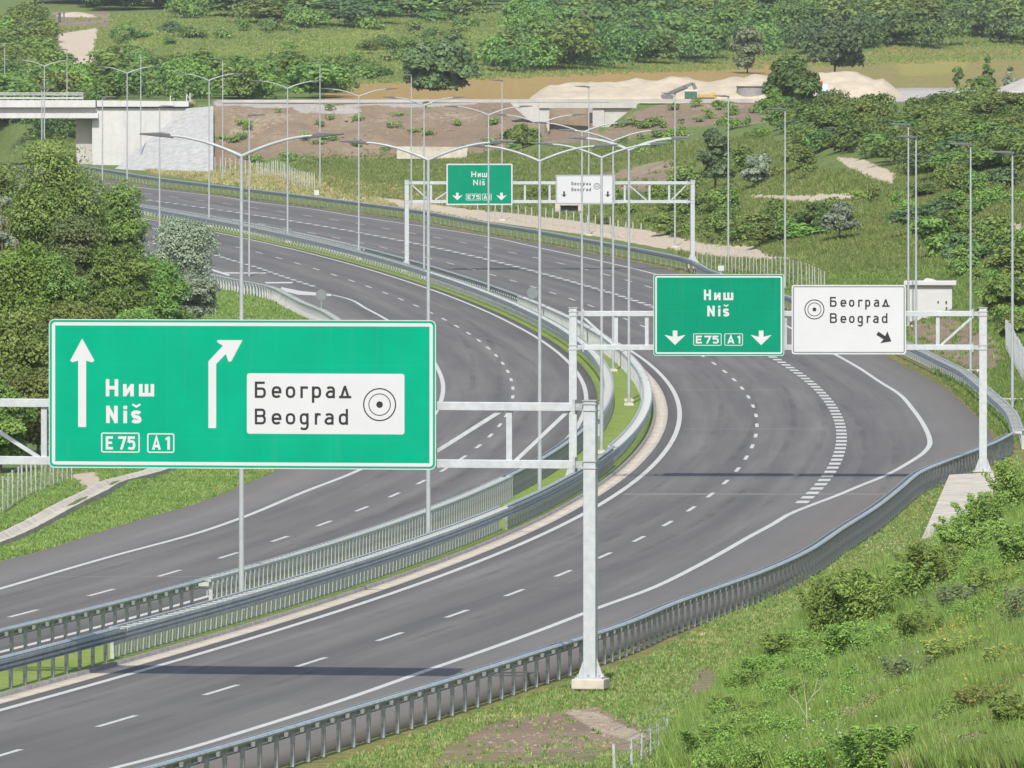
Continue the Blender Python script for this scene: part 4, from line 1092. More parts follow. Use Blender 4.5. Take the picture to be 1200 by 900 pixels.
# ---- second gantry
Y2 = 444.0
G2, R2_, k2 = gantry('second sign gantry with a green and a white board over the exit', Y2, -R(2.5), 0, (671.5, 1152), 361, (560, 552), (367.5, 407), 6.2,
    [722, 758, 812, 866, 920, 975, 1030, 1099], [((683,371),(719,404)),((1103,404),(1140,371))], 12, (.6, .02))
bpy.context.view_layer.update()
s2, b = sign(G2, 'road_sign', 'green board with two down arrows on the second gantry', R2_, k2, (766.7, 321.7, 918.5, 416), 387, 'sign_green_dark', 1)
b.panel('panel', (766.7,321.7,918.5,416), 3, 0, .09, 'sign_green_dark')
b.ring('rim', (766.1,321.1,919.1,416.6), 3, .7, .094, 'sign_white'); b.ring('border', (768.2,323.2,917,414.5), 2.5, 1.9, .096, 'sign_white')
m = MB()
for i in range(3): m.box(((790 + 52*i - 842.6)/k2, .05, (387 - 368.8)/k2), (.1, .1, 93/k2))
m.build('back_rail', 'sign_back', s2)
t3 = lambda *v: sx(755, 6.6667, *v)
b.text('lettering', t3(('Н',468,523),('и',548,598),('ш',620,697)), 351.5, 339.2, .205, 'sign_white', .097)
b.text('lettering', t3(('N',495,552),('i',577,599),('š',617,665)), 370.5, 358, .205, 'sign_white', .097)
for cx in (791.4, 892.2): b.poly('down_arrow', [downarrow(cx, 387.2, 404.2, 2.7, 12.3, 392.2, 394.4)], .098, 'sign_white')
for bx, tx in (((812.8,390.5,845.8,404.8), t3(('E',405,452),('7',472,525),('5',535,583))), ((849.2,390.5,870.8,404.8), t3(('A',652,705),('1',730,752)))):
    sh = b.ring('route_shield', bx, 1.5, .8, .097, 'sign_white'); b.text('lettering', tx, 402.3, 393.2, .21, 'sign_white', .0972, sh)
s3, b = sign(G2, 'road_sign', 'white Beograd board with a slanted black arrow on the second gantry', R2_, k2, (928,333.7,1061.7,415), 387, 'sign_white', 1)
b.panel('panel', (928,333.7,1061.7,415), 3, 0, .09, 'sign_white'); b.ring('border', (929.4,335.1,1060.3,413.4), 2.4, 1.3, .096, 'sign_back')
m = MB()
for i in range(3): m.box(((950 + 45*i - 995)/k2, .05, (387 - 374.3)/k2), (.1, .1, 80/k2))
m.build('back_rail', 'sign_back', s3)
t4 = lambda *v: sx(915, 7.5, *v)
b.text('lettering', t4(('Б',433,492),('е',525,578),('о',600,648),('г',680,720),('р',742,788),('а',818,865),('д',890,958)), 359.3, 347.7, .155, 'sign_black', .097)
b.text('lettering', t4(('B',433,495),('e',525,578),('o',600,650),('g',675,722),('r',755,790),('a',812,860),('d',888,938)), 378.3, 366.7, .155, 'sign_black', .097)
b.target(954.6, 362.4, 11.7, 1.1, 8.1, .8, 2.3, .097)
b.poly('slanted_arrow', [[(915 + x/7.5, 320 + y/7.5) for x, y in ((858,512),(918,552),(937,510),(972,598),(875,614),(903,580),(840,541))]], .098, 'sign_black')

# ---- third gantry
Y3 = 828.0
G3, R3_, k3 = gantry('far sign gantry with a small green and a small white board', Y3, R(6), 0, (476.5, 811.5), 211, (312, 306), (214.3, 236.3), 3.6,
    [505,540,580,615,644,680,715,732,761,784], [((483,217),(502,234)),((787,234),(804,217)),((510,234),(536,217)),((737,217),(757,234))], 6, (.6, .6))
bpy.context.view_layer.update()
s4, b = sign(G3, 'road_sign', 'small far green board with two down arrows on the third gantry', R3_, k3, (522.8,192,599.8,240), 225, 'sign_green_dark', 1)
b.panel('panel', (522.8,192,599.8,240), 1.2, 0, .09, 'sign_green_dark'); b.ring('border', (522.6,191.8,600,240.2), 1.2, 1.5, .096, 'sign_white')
t5 = lambda *v: sx(510, 5.4545, *v)
b.text('lettering', t5(('Н',228,258),('и',268,288),('ш',295,328)), 207.5, 200.7, .17, 'sign_white', .097)
b.text('lettering', t5(('N',240,270),('i',279,289),('š',295,315)), 217, 210.6, .17, 'sign_white', .097)
for cx in (535.3, 587): b.poly('down_arrow', [downarrow(cx, 225.8, 234.6, 1.5, 6.2, 228.8, 229.8)], .098, 'sign_white')
for bx, tx in (((545.4,227.1,562.8,234.6), t5(('E',203,224),('7',231,252),('5',259,280))), ((564.5,227.1,575.5,234.6), t5(('A',306,328),('1',338,348)))):
    sh = b.ring('route_shield', bx, .8, .55, .097, 'sign_white'); b.text('lettering', tx, 233.2, 228.6, .21, 'sign_white', .0972, sh)
s5, b = sign(G3, 'road_sign', 'small far white Beograd board with two black down arrows', R3_, k3, (650.8,205,720,239.2), 225, 'sign_white', 1)
b.panel('panel', (650.8,205,720,239.2), 1.2, 0, .09, 'sign_white'); b.ring('border', (651.4,205.6,719.4,238.6), 1.0, .7, .096, 'sign_back')
def spread(word, x0, x1):
    n = len(word); p = (x1 - x0) / n; return [(c, x0 + p*i, x0 + p*i + p*.68) for i, c in enumerate(word)]
b.text('lettering', spread('Београд', 669, 693), 217, 213, .16, 'sign_black', .097); b.text('lettering', spread('Beograd', 669, 693), 224, 219.9, .16, 'sign_black', .097)
b.target(698.8, 218.3, 3.8, .5, 2.4, .35, .7, .097)
for cx in (660.3, 711.6): b.poly('down_arrow', [downarrow(cx, 224.2, 231.0, 1.0, 3.6, 227.4, 228.4)], .098, 'sign_black')

# ---- concrete slab beside the second gantry
mb = MB(); sl_ = [(1112,556),(1184,552),(1190,566),(1150,610),(1122,648),(1072,648)]
pts = [((x-600)*(14.42*F/(y-YV))/F, 14.42*F/(y-YV)) for x, y in sl_]
mb.prism([(x, y) for x, y in pts], lambda u, v, d: (u, v, -.5 + d), 1.07)
tag(mb.build('concrete_slab', 'concrete', bevel=.04), 'long pale concrete slab in the grass at the foot of the second gantry', 'slab')
for px, py, lb in ((1136, 437.5, 'narrow concrete strip at the foot of the lamp left of the second gantry post'), (1187, 471.5, 'narrow concrete strip at the foot of the lamp by the right frame edge')):
    p = ray(px, py); mb = MB(); mb.box((0, 0, 0), (1.9 if px < 1150 else 1.7, .9, .34)); o = mb.build('concrete_pad', 'concrete', bevel=.03); o.location = p + Vector((-.1, .1, .05)); tag(o, lb, 'concrete pad')

# ---- white kiosk
kp = P(1090, 379, 700); kz = gz(kp.x, 700); kk = F / 700
ks = empty('transformer_kiosk', (kp.x, 700, kp.z - .1), 'white rendered transformer kiosk with flat roof behind the white sign', 'kiosk', rz=R(-3))
m = MB(); m.box((-.02, 1.4, 1.33), (3.05, 2.8, 2.75)); m.build('wall', 'kiosk_white', ks, bevel=.02)
m = MB(); m.box((0, 1.4, 2.85), (3.6, 3.4, .3)); m.build('roof', 'kiosk_white', ks, bevel=.04)
m = MB(); m.prism([(-.5, 3.0), (.45, 3.0), (.1, 3.14), (-.3, 3.18)], lambda u, v, d: (u, 1 + d, v), .7); m.build('vent_cap', 'kiosk_white', ks)
m = MB(); m.box((.3, -.025, 1.2), (.9, .05, 2.1)); dr_ = m.build('door', 'kiosk_white', ks)
for x, z in ((.55, 1.55), (1.1, 1.55), (1.12, 1.15)):
    m = MB(); m.box((x, -.06, z), (.11, .03, .16)); m.build('latch', 'dark_metal_shade', ks)
m = MB(); m.box((.1, 1.2, -.12), (4.2, 3.8, .4)); m.build('base', 'concrete', ks)

# ---- drainage channel on the left
chl = Spline([(-60,655),(0,634),(60,609),(108,588),(136,568),(180,552),(240,528)])
def channel(Y0, Y1):
    mb = MB(); Ys = np.arange(Y0, Y1, 1.5); xs = chl(Ys)
    zc = np.max([ground(xs + a, Ys) for a in (-.6, -.3, 0, .3, .6)], 0); kk = np.ones(15) / 15; zc = np.convolve(np.pad(zc, 7, mode='edge'), kk, 'valid') + .12
    for x, y, z0 in zip(xs, Ys, zc):
        for a, z in ((-.46, .04), (-.36, .04), (-.14, -.12), (.14, -.12), (.36, .04), (.46, .04)):
            mb.v.append((x + a, y, z0 + z + random.uniform(-.01, .01)))
    k = 6
    for i in range(len(Ys) - 1):
        if i % 4 == 3 and False: continue
        for j in range(k - 1): mb.f.append((i*k+j, i*k+j+1, (i+1)*k+j+1, (i+1)*k+j)); mb.mi.append(0)
    k0 = len(mb.v)
    for i, y in enumerate(Ys):
        a, b_ = mb.v[i*k], mb.v[i*k+5]; mb.v += [(a[0], a[1], a[2] - .5), (b_[0], b_[1], b_[2] - .5)]
    for i in range(len(Ys) - 1):
        mb.f += [(i*k, (i+1)*k, k0+2*(i+1), k0+2*i), (i*k+5, k0+2*i+1, k0+2*i+3, (i+1)*k+5)]; mb.mi += [0, 0]
    return tag(mb.build('drainage_channel', 'concrete'), 'pale concrete drainage channel in the left grass verge under the big sign', 'drain')
channel(bp(-60, 655)[1], bp(240, 528)[1])

# ------------------------------------------------------------------ fences and small signs
def fence(name, label, pts, h, sp, mat='fence_post', rad=.05, mesh=True):
    p0 = Vector(pts[0]); root = empty(name, p0, label, 'fence')
    pm = MB(); pm.box((0, 0, h/2 - .1), (rad*2, rad*2, h + .2)); me = None; tops = []
    for a, b_ in zip(pts[:-1], pts[1:]):
        a, b_ = Vector(a), Vector(b_); n = max(1, int((b_ - a).length / sp))
        for i in range(n):
            q = a.lerp(b_, i / n); q.z = gz(q.x, q.y); tops.append(q - p0)
            if me is None: o = pm.build('post', mat, root); me = o.data
            else: o = bpy.data.objects.new('post', me); COL.objects.link(o); o.parent = root
            o.location = q - p0; o.rotation_euler = (random.uniform(-.03, .03), random.uniform(-.04, .04), 0)
    if mesh and len(tops) > 1:
        m = MB()
        for a, b_ in zip(tops[:-1], tops[1:]):
            for z in (.12, .4, .7, 1.0, h - .06): m.bar(a + Vector((0, 0, z)), b_ + Vector((0, 0, z)), .012, .012)
        m.build('wire', 'galv', root)
    return root
def rp(*l): return [ray(x, y) for x, y in l]
fence('wire_fence', 'wire fence on pale posts at the left edge below the big sign', [bp(-60, 628), bp(4, 604), bp(68, 569), bp(90, 558)], 1.45, 2.6, rad=.035)
fence('wire_fence', 'wire fence on pale posts below the brown embankment by the abutment', rp((252,203),(300,208),(345,218),(372,226)), 1.9, 3.2, rad=.05)
fence('wire_fence', 'low wire fence beside the sandy strip before the far gantry', rp((560,254),(600,258),(672,268),(760,284)), 1.6, 4, rad=.05)
fence('wire_fence', 'wire fence on pale posts curving behind the second green sign', rp((812,311),(850,318),(900,328),(945,340),(970,352)), 2.0, 2.6, rad=.032)
fence('steel_fence', 'grey steel fence at the right frame edge by the kiosk bank', rp((1180,412),(1186,424),(1194,438),(1215,470)), 1.9, 1.2, 'galv', .06)
fence('wire_fence', 'low wire fence at the lower edge of the weedy slope', rp((720,905),(740,898),(762,886),(790,868)), .65, 1.6, 'galv', .03)

def post_sign(name, label, px, base, cy, r, shape, Y=None):
    p = bp(px, base) if Y is None else (P(px, base, Y)); k = F / p[1]; z = (base - cy) / k
    root = empty(name, p, label, 'road sign')
    m = MB(); m.tube([(0, .05, -.1), (0, .05, z + r/k*.8)], .035, 8); m.build('post', 'galv', root)
    m = MB()
    if shape == 'round': m.tube([(0, -.01, z), (0, .02, z)], r / k, 28)
    else: m.box((0, 0, z), (r[0]/k if hasattr(r, '__len__') else r/k, .03, r[1]/k if hasattr(r, '__len__') else r/k))
    m.build('plate', 'sign_back' if 'back' in label else 'sign_white', root); return root
post_sign('round_sign', 'grey back of a round road sign by the merge lane rail', 376.5, 376, 345.5, 6.4, 'round')
post_sign('round_sign', 'grey back of a round road sign in the median before the dark rail end', 624, 366, 343, 6.6, 'round')
q = bp(240, 330)
rt = empty('rectangular_sign', q, 'grey back of a tall rectangular sign behind the silver shrub', 'road sign'); k = F / q[1]
m = MB(); m.box((0, 0, 42/k), (10/k, .04, 28/k)); m.build('plate', 'sign_back', rt)
m = MB(); [m.bar((s_*4.5/k, .04, -.1), (s_*4.5/k, .04, 56/k), .06, .06) for s_ in (-1, 1)]; m.build('post', 'galv', rt)
def marker(px, py, w_, h_, label):
    p = ray(px, py); k = F / p.y; root = empty('marker_sign', p, label, 'marker')
    m = MB(); m.box((0, 0, 4.5/k + h_/k/2), (w_/k, .04, h_/k)); m.build('plate', 'sign_white', root)
    m = MB(); m.bar((0, .04, -.1), (0, .04, 4.5/k + h_/k), .06, .06); m.build('post', 'galv', root)
marker(371, 234, 5.5, 6, 'small white marker plate by the far right guardrail'); marker(845, 322, 7, 6, 'small white plate on the fence above the second green sign')
pl = empty('concrete_pillar', P(72, 32, 1880), 'dark upright pillar before the reddish earth heap', 'pillar')
m = MB(); m.box((-.35, 0, 1.2), (.5, .5, 3.0)); m.build('post', 'dark_metal_shade', pl); m = MB(); m.box((.45, .1, 1.3), (.3, .4, 3.2)); m.build('side_post', 'machine_grey', pl)
pb = P(26, 9, 2050); bl = empty('white_building', (pb.x, 2050, gz(pb.x, 2050) - 1), 'long white building at the top left corner of the hillside', 'building')
wz = pb.z - bl.location.z
m = MB(); m.box((0, 6, wz + 2.5), (8.0, 10, 7.0)); m.build('wall', 'roof_white', bl)
m = MB(); m.box((0, 6, wz + .5), (8.4, 10.6, .5)); m.build('ledge', 'concrete_grey', bl)
m = MB(); m.box((-5.5, 5, wz + 1), (2.5, 8, 8.0)); m.build('tower', 'concrete_grey', bl)


# ------------------------------------------------------------------ vegetation
def unit(n):
    v = RNG.normal(size=(n, 3)); return v / np.linalg.norm(v, axis=1, keepdims=True)
def leaves(pos, nrm, size, jit, asp=.62):
    """one small four-cornered leaf spray at each point"""
    n = len(pos); d = nrm + RNG.normal(size=(n, 3)) * jit; d /= np.linalg.norm(d, axis=1, keepdims=True)
    t = np.cross(d, RNG.normal(size=(n, 3))); t /= np.linalg.norm(t, axis=1, keepdims=True); b = np.cross(d, t)
    s = (size * RNG.uniform(.55, 1.35, n))[:, None]
    v = np.stack([pos - t*s, pos - b*s*asp + t*s*.15, pos + t*s, pos + b*s*asp + t*s*.15], 1).reshape(-1, 3)
    return v, np.arange(4*n).reshape(n, 4)
def lobes_for(rx, ry, z0, z1, n, rad, top=.5, seed=0):
    g = np.random.default_rng(seed); out = []
    for i in range(n):
        u = g.uniform(-1, 1, 3); 
        while (u**2).sum() > 1: u = g.uniform(-1, 1, 3)
        zz = (z0 + z1)/2 + u[2]*(z1 - z0)/2*.8
        w_ = 1 - top*max(0, u[2])**1.5
        r = rad * g.uniform(.6, 1.25)
        out.append((u[0]*rx*.78*w_, u[1]*ry*.78*w_, zz, r*g.uniform(.85, 1.25), r*g.uniform(.85, 1.25), r*g.uniform(.6, .95)))
    return out
def foliage(name, lobes, n, size, pal, jit=.42, seed=0, mat='leaf', asp=.62):
    L = np.array(lobes); wgt = (L[:, 3]*L[:, 5]); wgt = wgt / wgt.sum()
    k = RNG.choice(len(L), n, p=wgt); d = unit(n)
    d[:, 2] = np.where(d[:, 2] < -.35, -d[:, 2], d[:, 2])
    rr = np.where(RNG.random(n) < .78, RNG.uniform(.82, 1.08, n), RNG.uniform(.3, .85, n))[:, None]
    rr *= (1 + .22*np.sin(d[:, :1]*7 + k[:, None]) * np.cos(d[:, 1:2]*6 + 2*k[:, None]))
    pos = L[k, :3] + d * L[k, 3:6] * rr
    v, f = leaves(pos, d + np.array([0, 0, .45]), size, jit, asp)
    pal = np.array(pal); cl = RNG.random(len(L)); a = np.clip(.55*cl[k] + .45*RNG.random(n), 0, .999)
    q = a * (len(pal) - 1); i = q.astype(int); c = pal[i] + (pal[np.minimum(i+1, len(pal)-1)] - pal[i]) * (q - i)[:, None]
    return np_mesh(name, v, f, mat, np.repeat(c, 4, 0))
def trunk_mesh(h, r, spread, seed):
    g = random.Random(seed); m = MB()
    m.tube([(0, 0, -.5), (g.uniform(-.1, .1)*h*.2, 0, h*.35), (g.uniform(-.1, .1)*h*.3, g.uniform(-.05, .05)*h, h*.8)], [r, r*.75, r*.25], 8)
    for i in range(7):
        a = g.uniform(0, 6.28); z = h*g.uniform(.25, .55); e = spread*g.uniform(.5, .85)
        m.tube([(0, 0, z), (math.cos(a)*e*.5, math.sin(a)*e*.5, z + h*.12), (math.cos(a)*e, math.sin(a)*e, z + h*g.uniform(.2, .35))], [r*.45, r*.3, r*.08], 6)
    return m
DARK = [(0.0641, 0.1294, 0.0318), (0.1084, 0.194, 0.043), (0.1602, 0.2599, 0.058)]
MID = [(0.0991, 0.1797, 0.0321), (0.1559, 0.2602, 0.0462), (0.2247, 0.3407, 0.0662)]
OLIVE = [(0.1093, 0.1665, 0.0331), (0.1667, 0.2331, 0.0456), (0.2391, 0.301, 0.0664)]
BRIGHT = [(0.112, 0.2048, 0.0255), (0.168, 0.2888, 0.0374), (0.2464, 0.378, 0.0612)]
SILVER = [(0.1548, 0.2052, 0.129), (0.2374, 0.2916, 0.1961), (0.3406, 0.3888, 0.289)]
BLUE = [(0.0672, 0.1239, 0.0425), (0.1098, 0.1785, 0.0646), (0.1568, 0.2363, 0.0892)]
BROWN = [(0.1035, 0.13, 0.0399), (0.1395, 0.175, 0.0551), (0.117, 0.19, 0.0475)]
# ---- trees of the left cluster and other big ones: trunk + crown, each of its own
def tree(name, label, px, top, width, Y, pal, n=9000, size=.2, nl=26, dep=None, lo=.12, taper=.5, seed=0, group=None, base=None, cat_='tree', jit=.6):
    x = (px - 600) * Y / F
    z = gz(x, Y) if base is None else H - (base - YV) * Y / F
    h = H - (top - YV) * Y / F - z; wd = width * Y / F / 2; dp = wd if dep is None else dep
    root = empty(name, (x, Y, z), label, cat_, group)
    m = trunk_mesh(h, max(.06, h*.018), wd*.8, seed); m.build('trunk', 'bark', root, smooth=True)
    rad = min(wd, h*.5) * .38
    L = lobes_for(wd - rad*.4, dp - rad*.4, h*lo, h - rad*.3, nl, rad, taper, seed)
    me = foliage('crown', L, n, size, pal, jit, seed); o = bpy.data.objects.new('crown', me); COL.objects.link(o); o.parent = root
    return root
LT = [('robinia_tree','tall dark feathery tree at the top of the left thicket, under the bridge',66,152,150,640,OLIVE,26000,.15,44,.0),
 ('broadleaf_tree','dark tree at the left frame edge beside the tall feathery tree',2,166,110,650,MID,20000,.15,34,.0),
 ('broadleaf_tree','dark green tree at the right shoulder of the left thicket',136,206,96,660,MID,20000,.15,30,.0),
 ('broadleaf_tree','fresh green spreading tree at the left edge of the thicket',18,232,120,560,BRIGHT,24000,.14,38,.0),
 ('broadleaf_tree','brown tipped tree in the middle of the left thicket',92,238,90,610,BROWN,18000,.14,28,.0),
 ('broadleaf_tree','dark rounded tree above the straight arrow of the big sign',140,262,100,610,MID,22000,.14,34,.0),
 ('broadleaf_tree','deep green tree beside the silver shrub',180,292,80,640,MID,17000,.14,28,.0),
 ('broadleaf_tree','fresh green tree low in the middle of the left thicket',58,290,110,560,MID,22000,.14,34,.0),
 ('broadleaf_tree','olive green tree at the left edge, above the truss end',14,352,116,500,OLIVE,26000,.13,38,.0),
 ('broadleaf_tree','olive tree just above the top left corner of the big sign',96,338,120,550,OLIVE,24000,.13,36,.0),
 ('shrub','yellowish green shrub behind the left end of the big sign',44,424,120,480,OLIVE,22000,.12,34,.0),
 ('shrub','low green shrub at the left frame edge behind the truss',0,432,84,462,MID,18000,.12,28,.0),
 ('shrub','dark green shrub above the Cyrillic name on the big sign',156,352,104,590,MID,20000,.13,30,.0),
 ('shrub','pale bluish green shrub above the top edge of the big sign',122,388,80,545,BLUE,14000,.12,24,.0),
 ('shrub','dark shrub under the silver shrub',198,352,74,645,MID,14000,.13,24,.0)]
for i, (nm, lb, px, tp, wd, Y, pal, n, sz, nl, lo) in enumerate(LT):
    tree(nm, lb, px, tp, wd, Y, pal, int(n*1.9), sz*.66, int(nl*1.5), lo=lo*.8, seed=100+i, cat_='tree' if 'tree' in nm else 'shrub', taper=.35)
tree('silver_shrub','large silver leaved shrub at the right end of the left thicket',210,248,98,705,SILVER,30000,.085,44,lo=.05,seed=131,cat_='shrub',taper=.4)
tree('silver_shrub','lower silver shrub in the grass in front of the large silver shrub',226,320,84,668,SILVER,20000,.08,36,lo=0,seed=132,cat_='shrub')
tree('silver_shrub','white flowering shrub at the left frame edge beside the dark feathery tree',4,208,34,590,SILVER,4000,.16,12,lo=.2,seed=133,cat_='shrub')
# singles on the right
for i, a in enumerate([
 ('big_bush','big dark bush rising between the grey tank and the gravel heap',924,66,70,1212,DARK,11000,.30,30,.0,.25),
 ('big_bush','dark bush skirt below the big roadside bush',912,104,54,1195,MID,7000,.28,20,.0,.3),
 ('spruce_tree','dark spruce like tree on the slope behind the far gantry',838,140,50,1010,BLUE,9000,.22,26,.0,.92),
 ('silver_shrub','silver shrub on the slope right of the spruce like tree',888,180,46,985,SILVER,6000,.2,18,.0,.4),
 ('silver_shrub','silver topped shrub on the slope above the white Beograd board',984,236,52,850,SILVER,6000,.17,18,.0,.4),
 ('shrub','dark green shrub left of the silver topped shrub',958,232,50,862,DARK,6000,.2,18,.0,.4),
 ('roadside_bush','rounded green bush left of the underpass opening',613,141,44,1196,MID,8000,.26,20,.0,.35),
 ('broadleaf_tree','dark tree at the right frame edge beyond the lamps',1180,128,70,960,DARK,10000,.24,26,.0,.3),
 ('broadleaf_tree','dark green tree behind the right pair of lamps',1118,140,76,1000,DARK,10000,.25,26,.0,.3),
 ('broadleaf_tree','dark tree on the slope beside the bare patch near the lamps',1100,190,74,930,DARK,10000,.23,26,.0,.3),
 ('broadleaf_tree','dark tree at the frame edge above the pale track end',1190,190,66,880,MID,9000,.22,24,.0,.3),
 ('shrub','green shrub right of the kiosk',1178,318,64,660,MID,8000,.17,22,.0,.35),
 ('shrub','bluish shrub on the bank above the kiosk',1130,268,60,770,BLUE,7000,.18,20,.0,.35),
 ('shrub','dense dark shrub left of the kiosk on the lawn edge',1092,250,56,800,MID,6000,.19,18,.0,.35),
 ('shrub','green shrub at the frame edge by the steel fence',1186,362,50,630,MID,6000,.16,18,.0,.35),
 ('poplar_bush','narrow upright bush in the field at the right',1158,60,14,1420,MID,1800,.3,9,.0,.1),
 ('field_bush','flat green bush at the foot of the narrow upright bush',1149,80,36,1400,MID,2600,.32,12,.0,.3),
 ('field_bush','small round bush alone in the bright field',1121,66,16,1450,MID,1400,.3,8,.0,.3),
 ('pale_bush','pale cream bush in the field at the right frame edge',1183,66,22,1440,SILVER,1500,.3,9,.0,.3),
 ('great_tree','great dark round tree mass at the edge of the brown field',513,38,108,1420,BLUE,14000,.42,40,.0,.3),
 ('willow_tree','pale grey green spreading tree above the right field',978,14,76,1640,BLUE,9000,.45,24,.0,.3),
 ('flowering_tree','cream flowering tree above the middle of the gravel heap',876,28,48,1660,[(.14,.20,.085),(.21,.28,.13),(.29,.345,.19)],6000,.42,16,.0,.3),
 ]):
    nm, lb, px, tp, wd, Y, pal, n, sz, nl, lo, tpz = a
    tree(nm, lb, px, tp, wd, Y, pal, n, sz, nl, lo=lo, taper=tpz, seed=200+i, cat_='tree' if 'tree' in nm else 'shrub')

# ---- copies: thicket bushes of a few shapes, each one an object
def bush_mesh(pal, n, size, nl, seed, taper=.35, lo=.0):
    return foliage('bush', lobes_for(.42, .42, lo + .12, .86, nl, .24, taper, seed), n, size, pal, .6, seed)
KEEP = [[(-5,-8),(54,-8),(54,26),(-5,26)],[(968,178),(1015,180),(1062,204),(1052,236),(1000,232),(972,214)],[(876,220),(1004,218),(1012,258),(876,256)],[(1138,256),(1345,254),(1345,292),(1140,292)],
  [(56,30),(120,28),(120,112),(68,112)],[(52,8),(134,8),(134,48),(52,48)],[(876,316),(1012,298),(1066,318),(1062,352),(940,356)],[(648,236),(690,236),(690,276),(648,276)],
  [(806,196),(868,196),(868,236),(806,236)],[(860,212),(916,212),(916,240),(860,240)],[(950,286),(1016,286),(1016,314),(950,314)],[(700,205),(792,186),(800,224),(700,236)],
  [(150,48),(330,44),(330,76),(160,80)],[(340,40),(440,40),(440,84),(350,84)],[(540,38),(620,44),(620,70),(560,66)]]
def clear(px, py): return any(inpoly(np.array([px]), np.array([py]), k)[0] for k in KEEP)
VAR = {'dark': [bush_mesh(DARK, 2600, .045, 14, 301), bush_mesh(BLUE, 2600, .045, 12, 302), bush_mesh(DARK, 2400, .05, 10, 303)],
       'mid': [bush_mesh(MID, 2600, .045, 14, 311), bush_mesh(MID, 2400, .045, 10, 312), bush_mesh(OLIVE, 2400, .045, 12, 313)],
       'light': [bush_mesh(BRIGHT, 2200, .045, 10, 321), bush_mesh(OLIVE, 2200, .045, 9, 322)],
       'silver': [bush_mesh(SILVER, 2000, .04, 10, 331)]}
NB = [0]
def scatter(poly, count, wr, hr, kinds, label, group, name='bush', mind=0.0):
    xs = [p[0] for p in poly]; ys_ = [p[1] for p in poly]; done = []; tries = 0
    while len(done) < count and tries < count * 12:
        tries += 1
        px, py = random.uniform(min(xs), max(xs)), random.uniform(min(ys_), max(ys_))
        if not inpoly(np.array([px]), np.array([py]), poly)[0] or (clear(px, py) and random.random() < .93): continue
        p = ray(px, py)
        if p is None: continue
        w_ = random.uniform(*wr); 
        if any(abs(px - q[0]) * .5 + abs(py - q[1]) < mind for q in done): continue
        me = random.choice(VAR[random.choice(kinds)])
        o = bpy.data.objects.new(name, me); COL.objects.link(o); o.location = p - Vector((0, 0, .25))
        o.scale = (w_, w_, random.uniform(*hr)); o.rotation_euler = (0, 0, random.uniform(0, 6.28))
        tag(o, label, 'bush', group); done.append((px, py)); NB[0] += 1
scatter([(560,52),(700,34),(800,40),(895,52),(890,66),(760,78),(640,84),(560,84)], 34, (7, 12), (6, 9.5), ['dark','mid','dark'], 'dense green tree crown in the wood strip above the brown field', 'trees in the wood strip above the field', 'wood_tree', 5)
scatter([(560,30),(700,8),(900,10),(890,48),(760,44),(640,48)], 30, (8, 13), (6, 9), ['dark','mid'], 'dense green tree in the upper row of the wood strip', 'trees in the upper wood strip', 'wood_tree', 5)
scatter([(900,20),(1200,18),(1200,48),(1010,58),(920,60)], 30, (8, 13), (6, 10), ['dark','mid','dark'], 'dense tree in the row above the right hand field', 'trees above the right field', 'wood_tree', 5)
scatter([(100,100),(390,100),(390,117),(100,117)], 24, (5, 9), (3.2, 5.8), ['mid','mid','light'], 'leafy green bush in the thicket along the top of the bridge abutment', 'bushes behind the abutment', 'bush', 4)
scatter([(220,8),(560,4),(560,26),(440,32),(240,30)], 26, (9, 15), (4, 7), ['dark','mid'], 'dark bush in the thicket along the top of the hillside', 'bushes along the hilltop', 'bush', 5)
scatter([(120,36),(300,50),(450,48),(450,96),(300,100),(130,96)], 46, (2.6, 5.5), (1.8, 4.2), ['dark','mid','light'], 'scattered bush on the bright grassy hillside', 'bushes on the grassy hillside', 'bush', 5)
scatter([(0,34),(56,44),(66,100),(0,104)], 20, (5, 9), (3, 5), ['mid','light'], 'bush on the slope left of the bare track', 'bushes left of the bare track', 'bush', 5)
scatter([(60,2),(230,2),(230,18),(130,14),(60,12)], 12, (10, 14), (5, 8), ['dark','mid','silver'], 'tree on the hilltop behind the reddish earth heap', 'trees behind the earth heap', 'hill_tree', 4)
scatter([(890,140),(960,146),(1060,150),(1140,146),(1200,136),(1200,200),(1110,215),(1030,185),(950,180),(930,165)], 62, (3.6, 6.2), (1.8, 3.3), ['mid','dark','mid'], 'bush in the thicket covering the slope below the gravel road', 'bushes on the slope below the gravel road', 'bush', 6)
scatter([(770,200),(1000,196),(1060,225),(1000,262),(930,288),(860,292),(770,276)], 16, (2.4, 4.6), (1.8, 3.4), ['mid','light','mid'], 'green bush on the slope above the sandy strip', 'bushes above the sandy strip', 'bush', 7)
scatter([(1050,225),(1200,215),(1200,380),(1150,360),(1120,310),(1060,270)], 20, (2.4, 4.6), (1.6, 3.2), ['mid','light','dark'], 'green bush on the bank around the kiosk', 'bushes around the kiosk', 'bush', 8)
scatter([(0,122),(110,130),(110,150),(0,150)], 10, (6, 9), (4, 6.5), ['mid','dark'], 'green tree seen under the bridge deck', 'trees seen under the bridge', 'bush', 4)


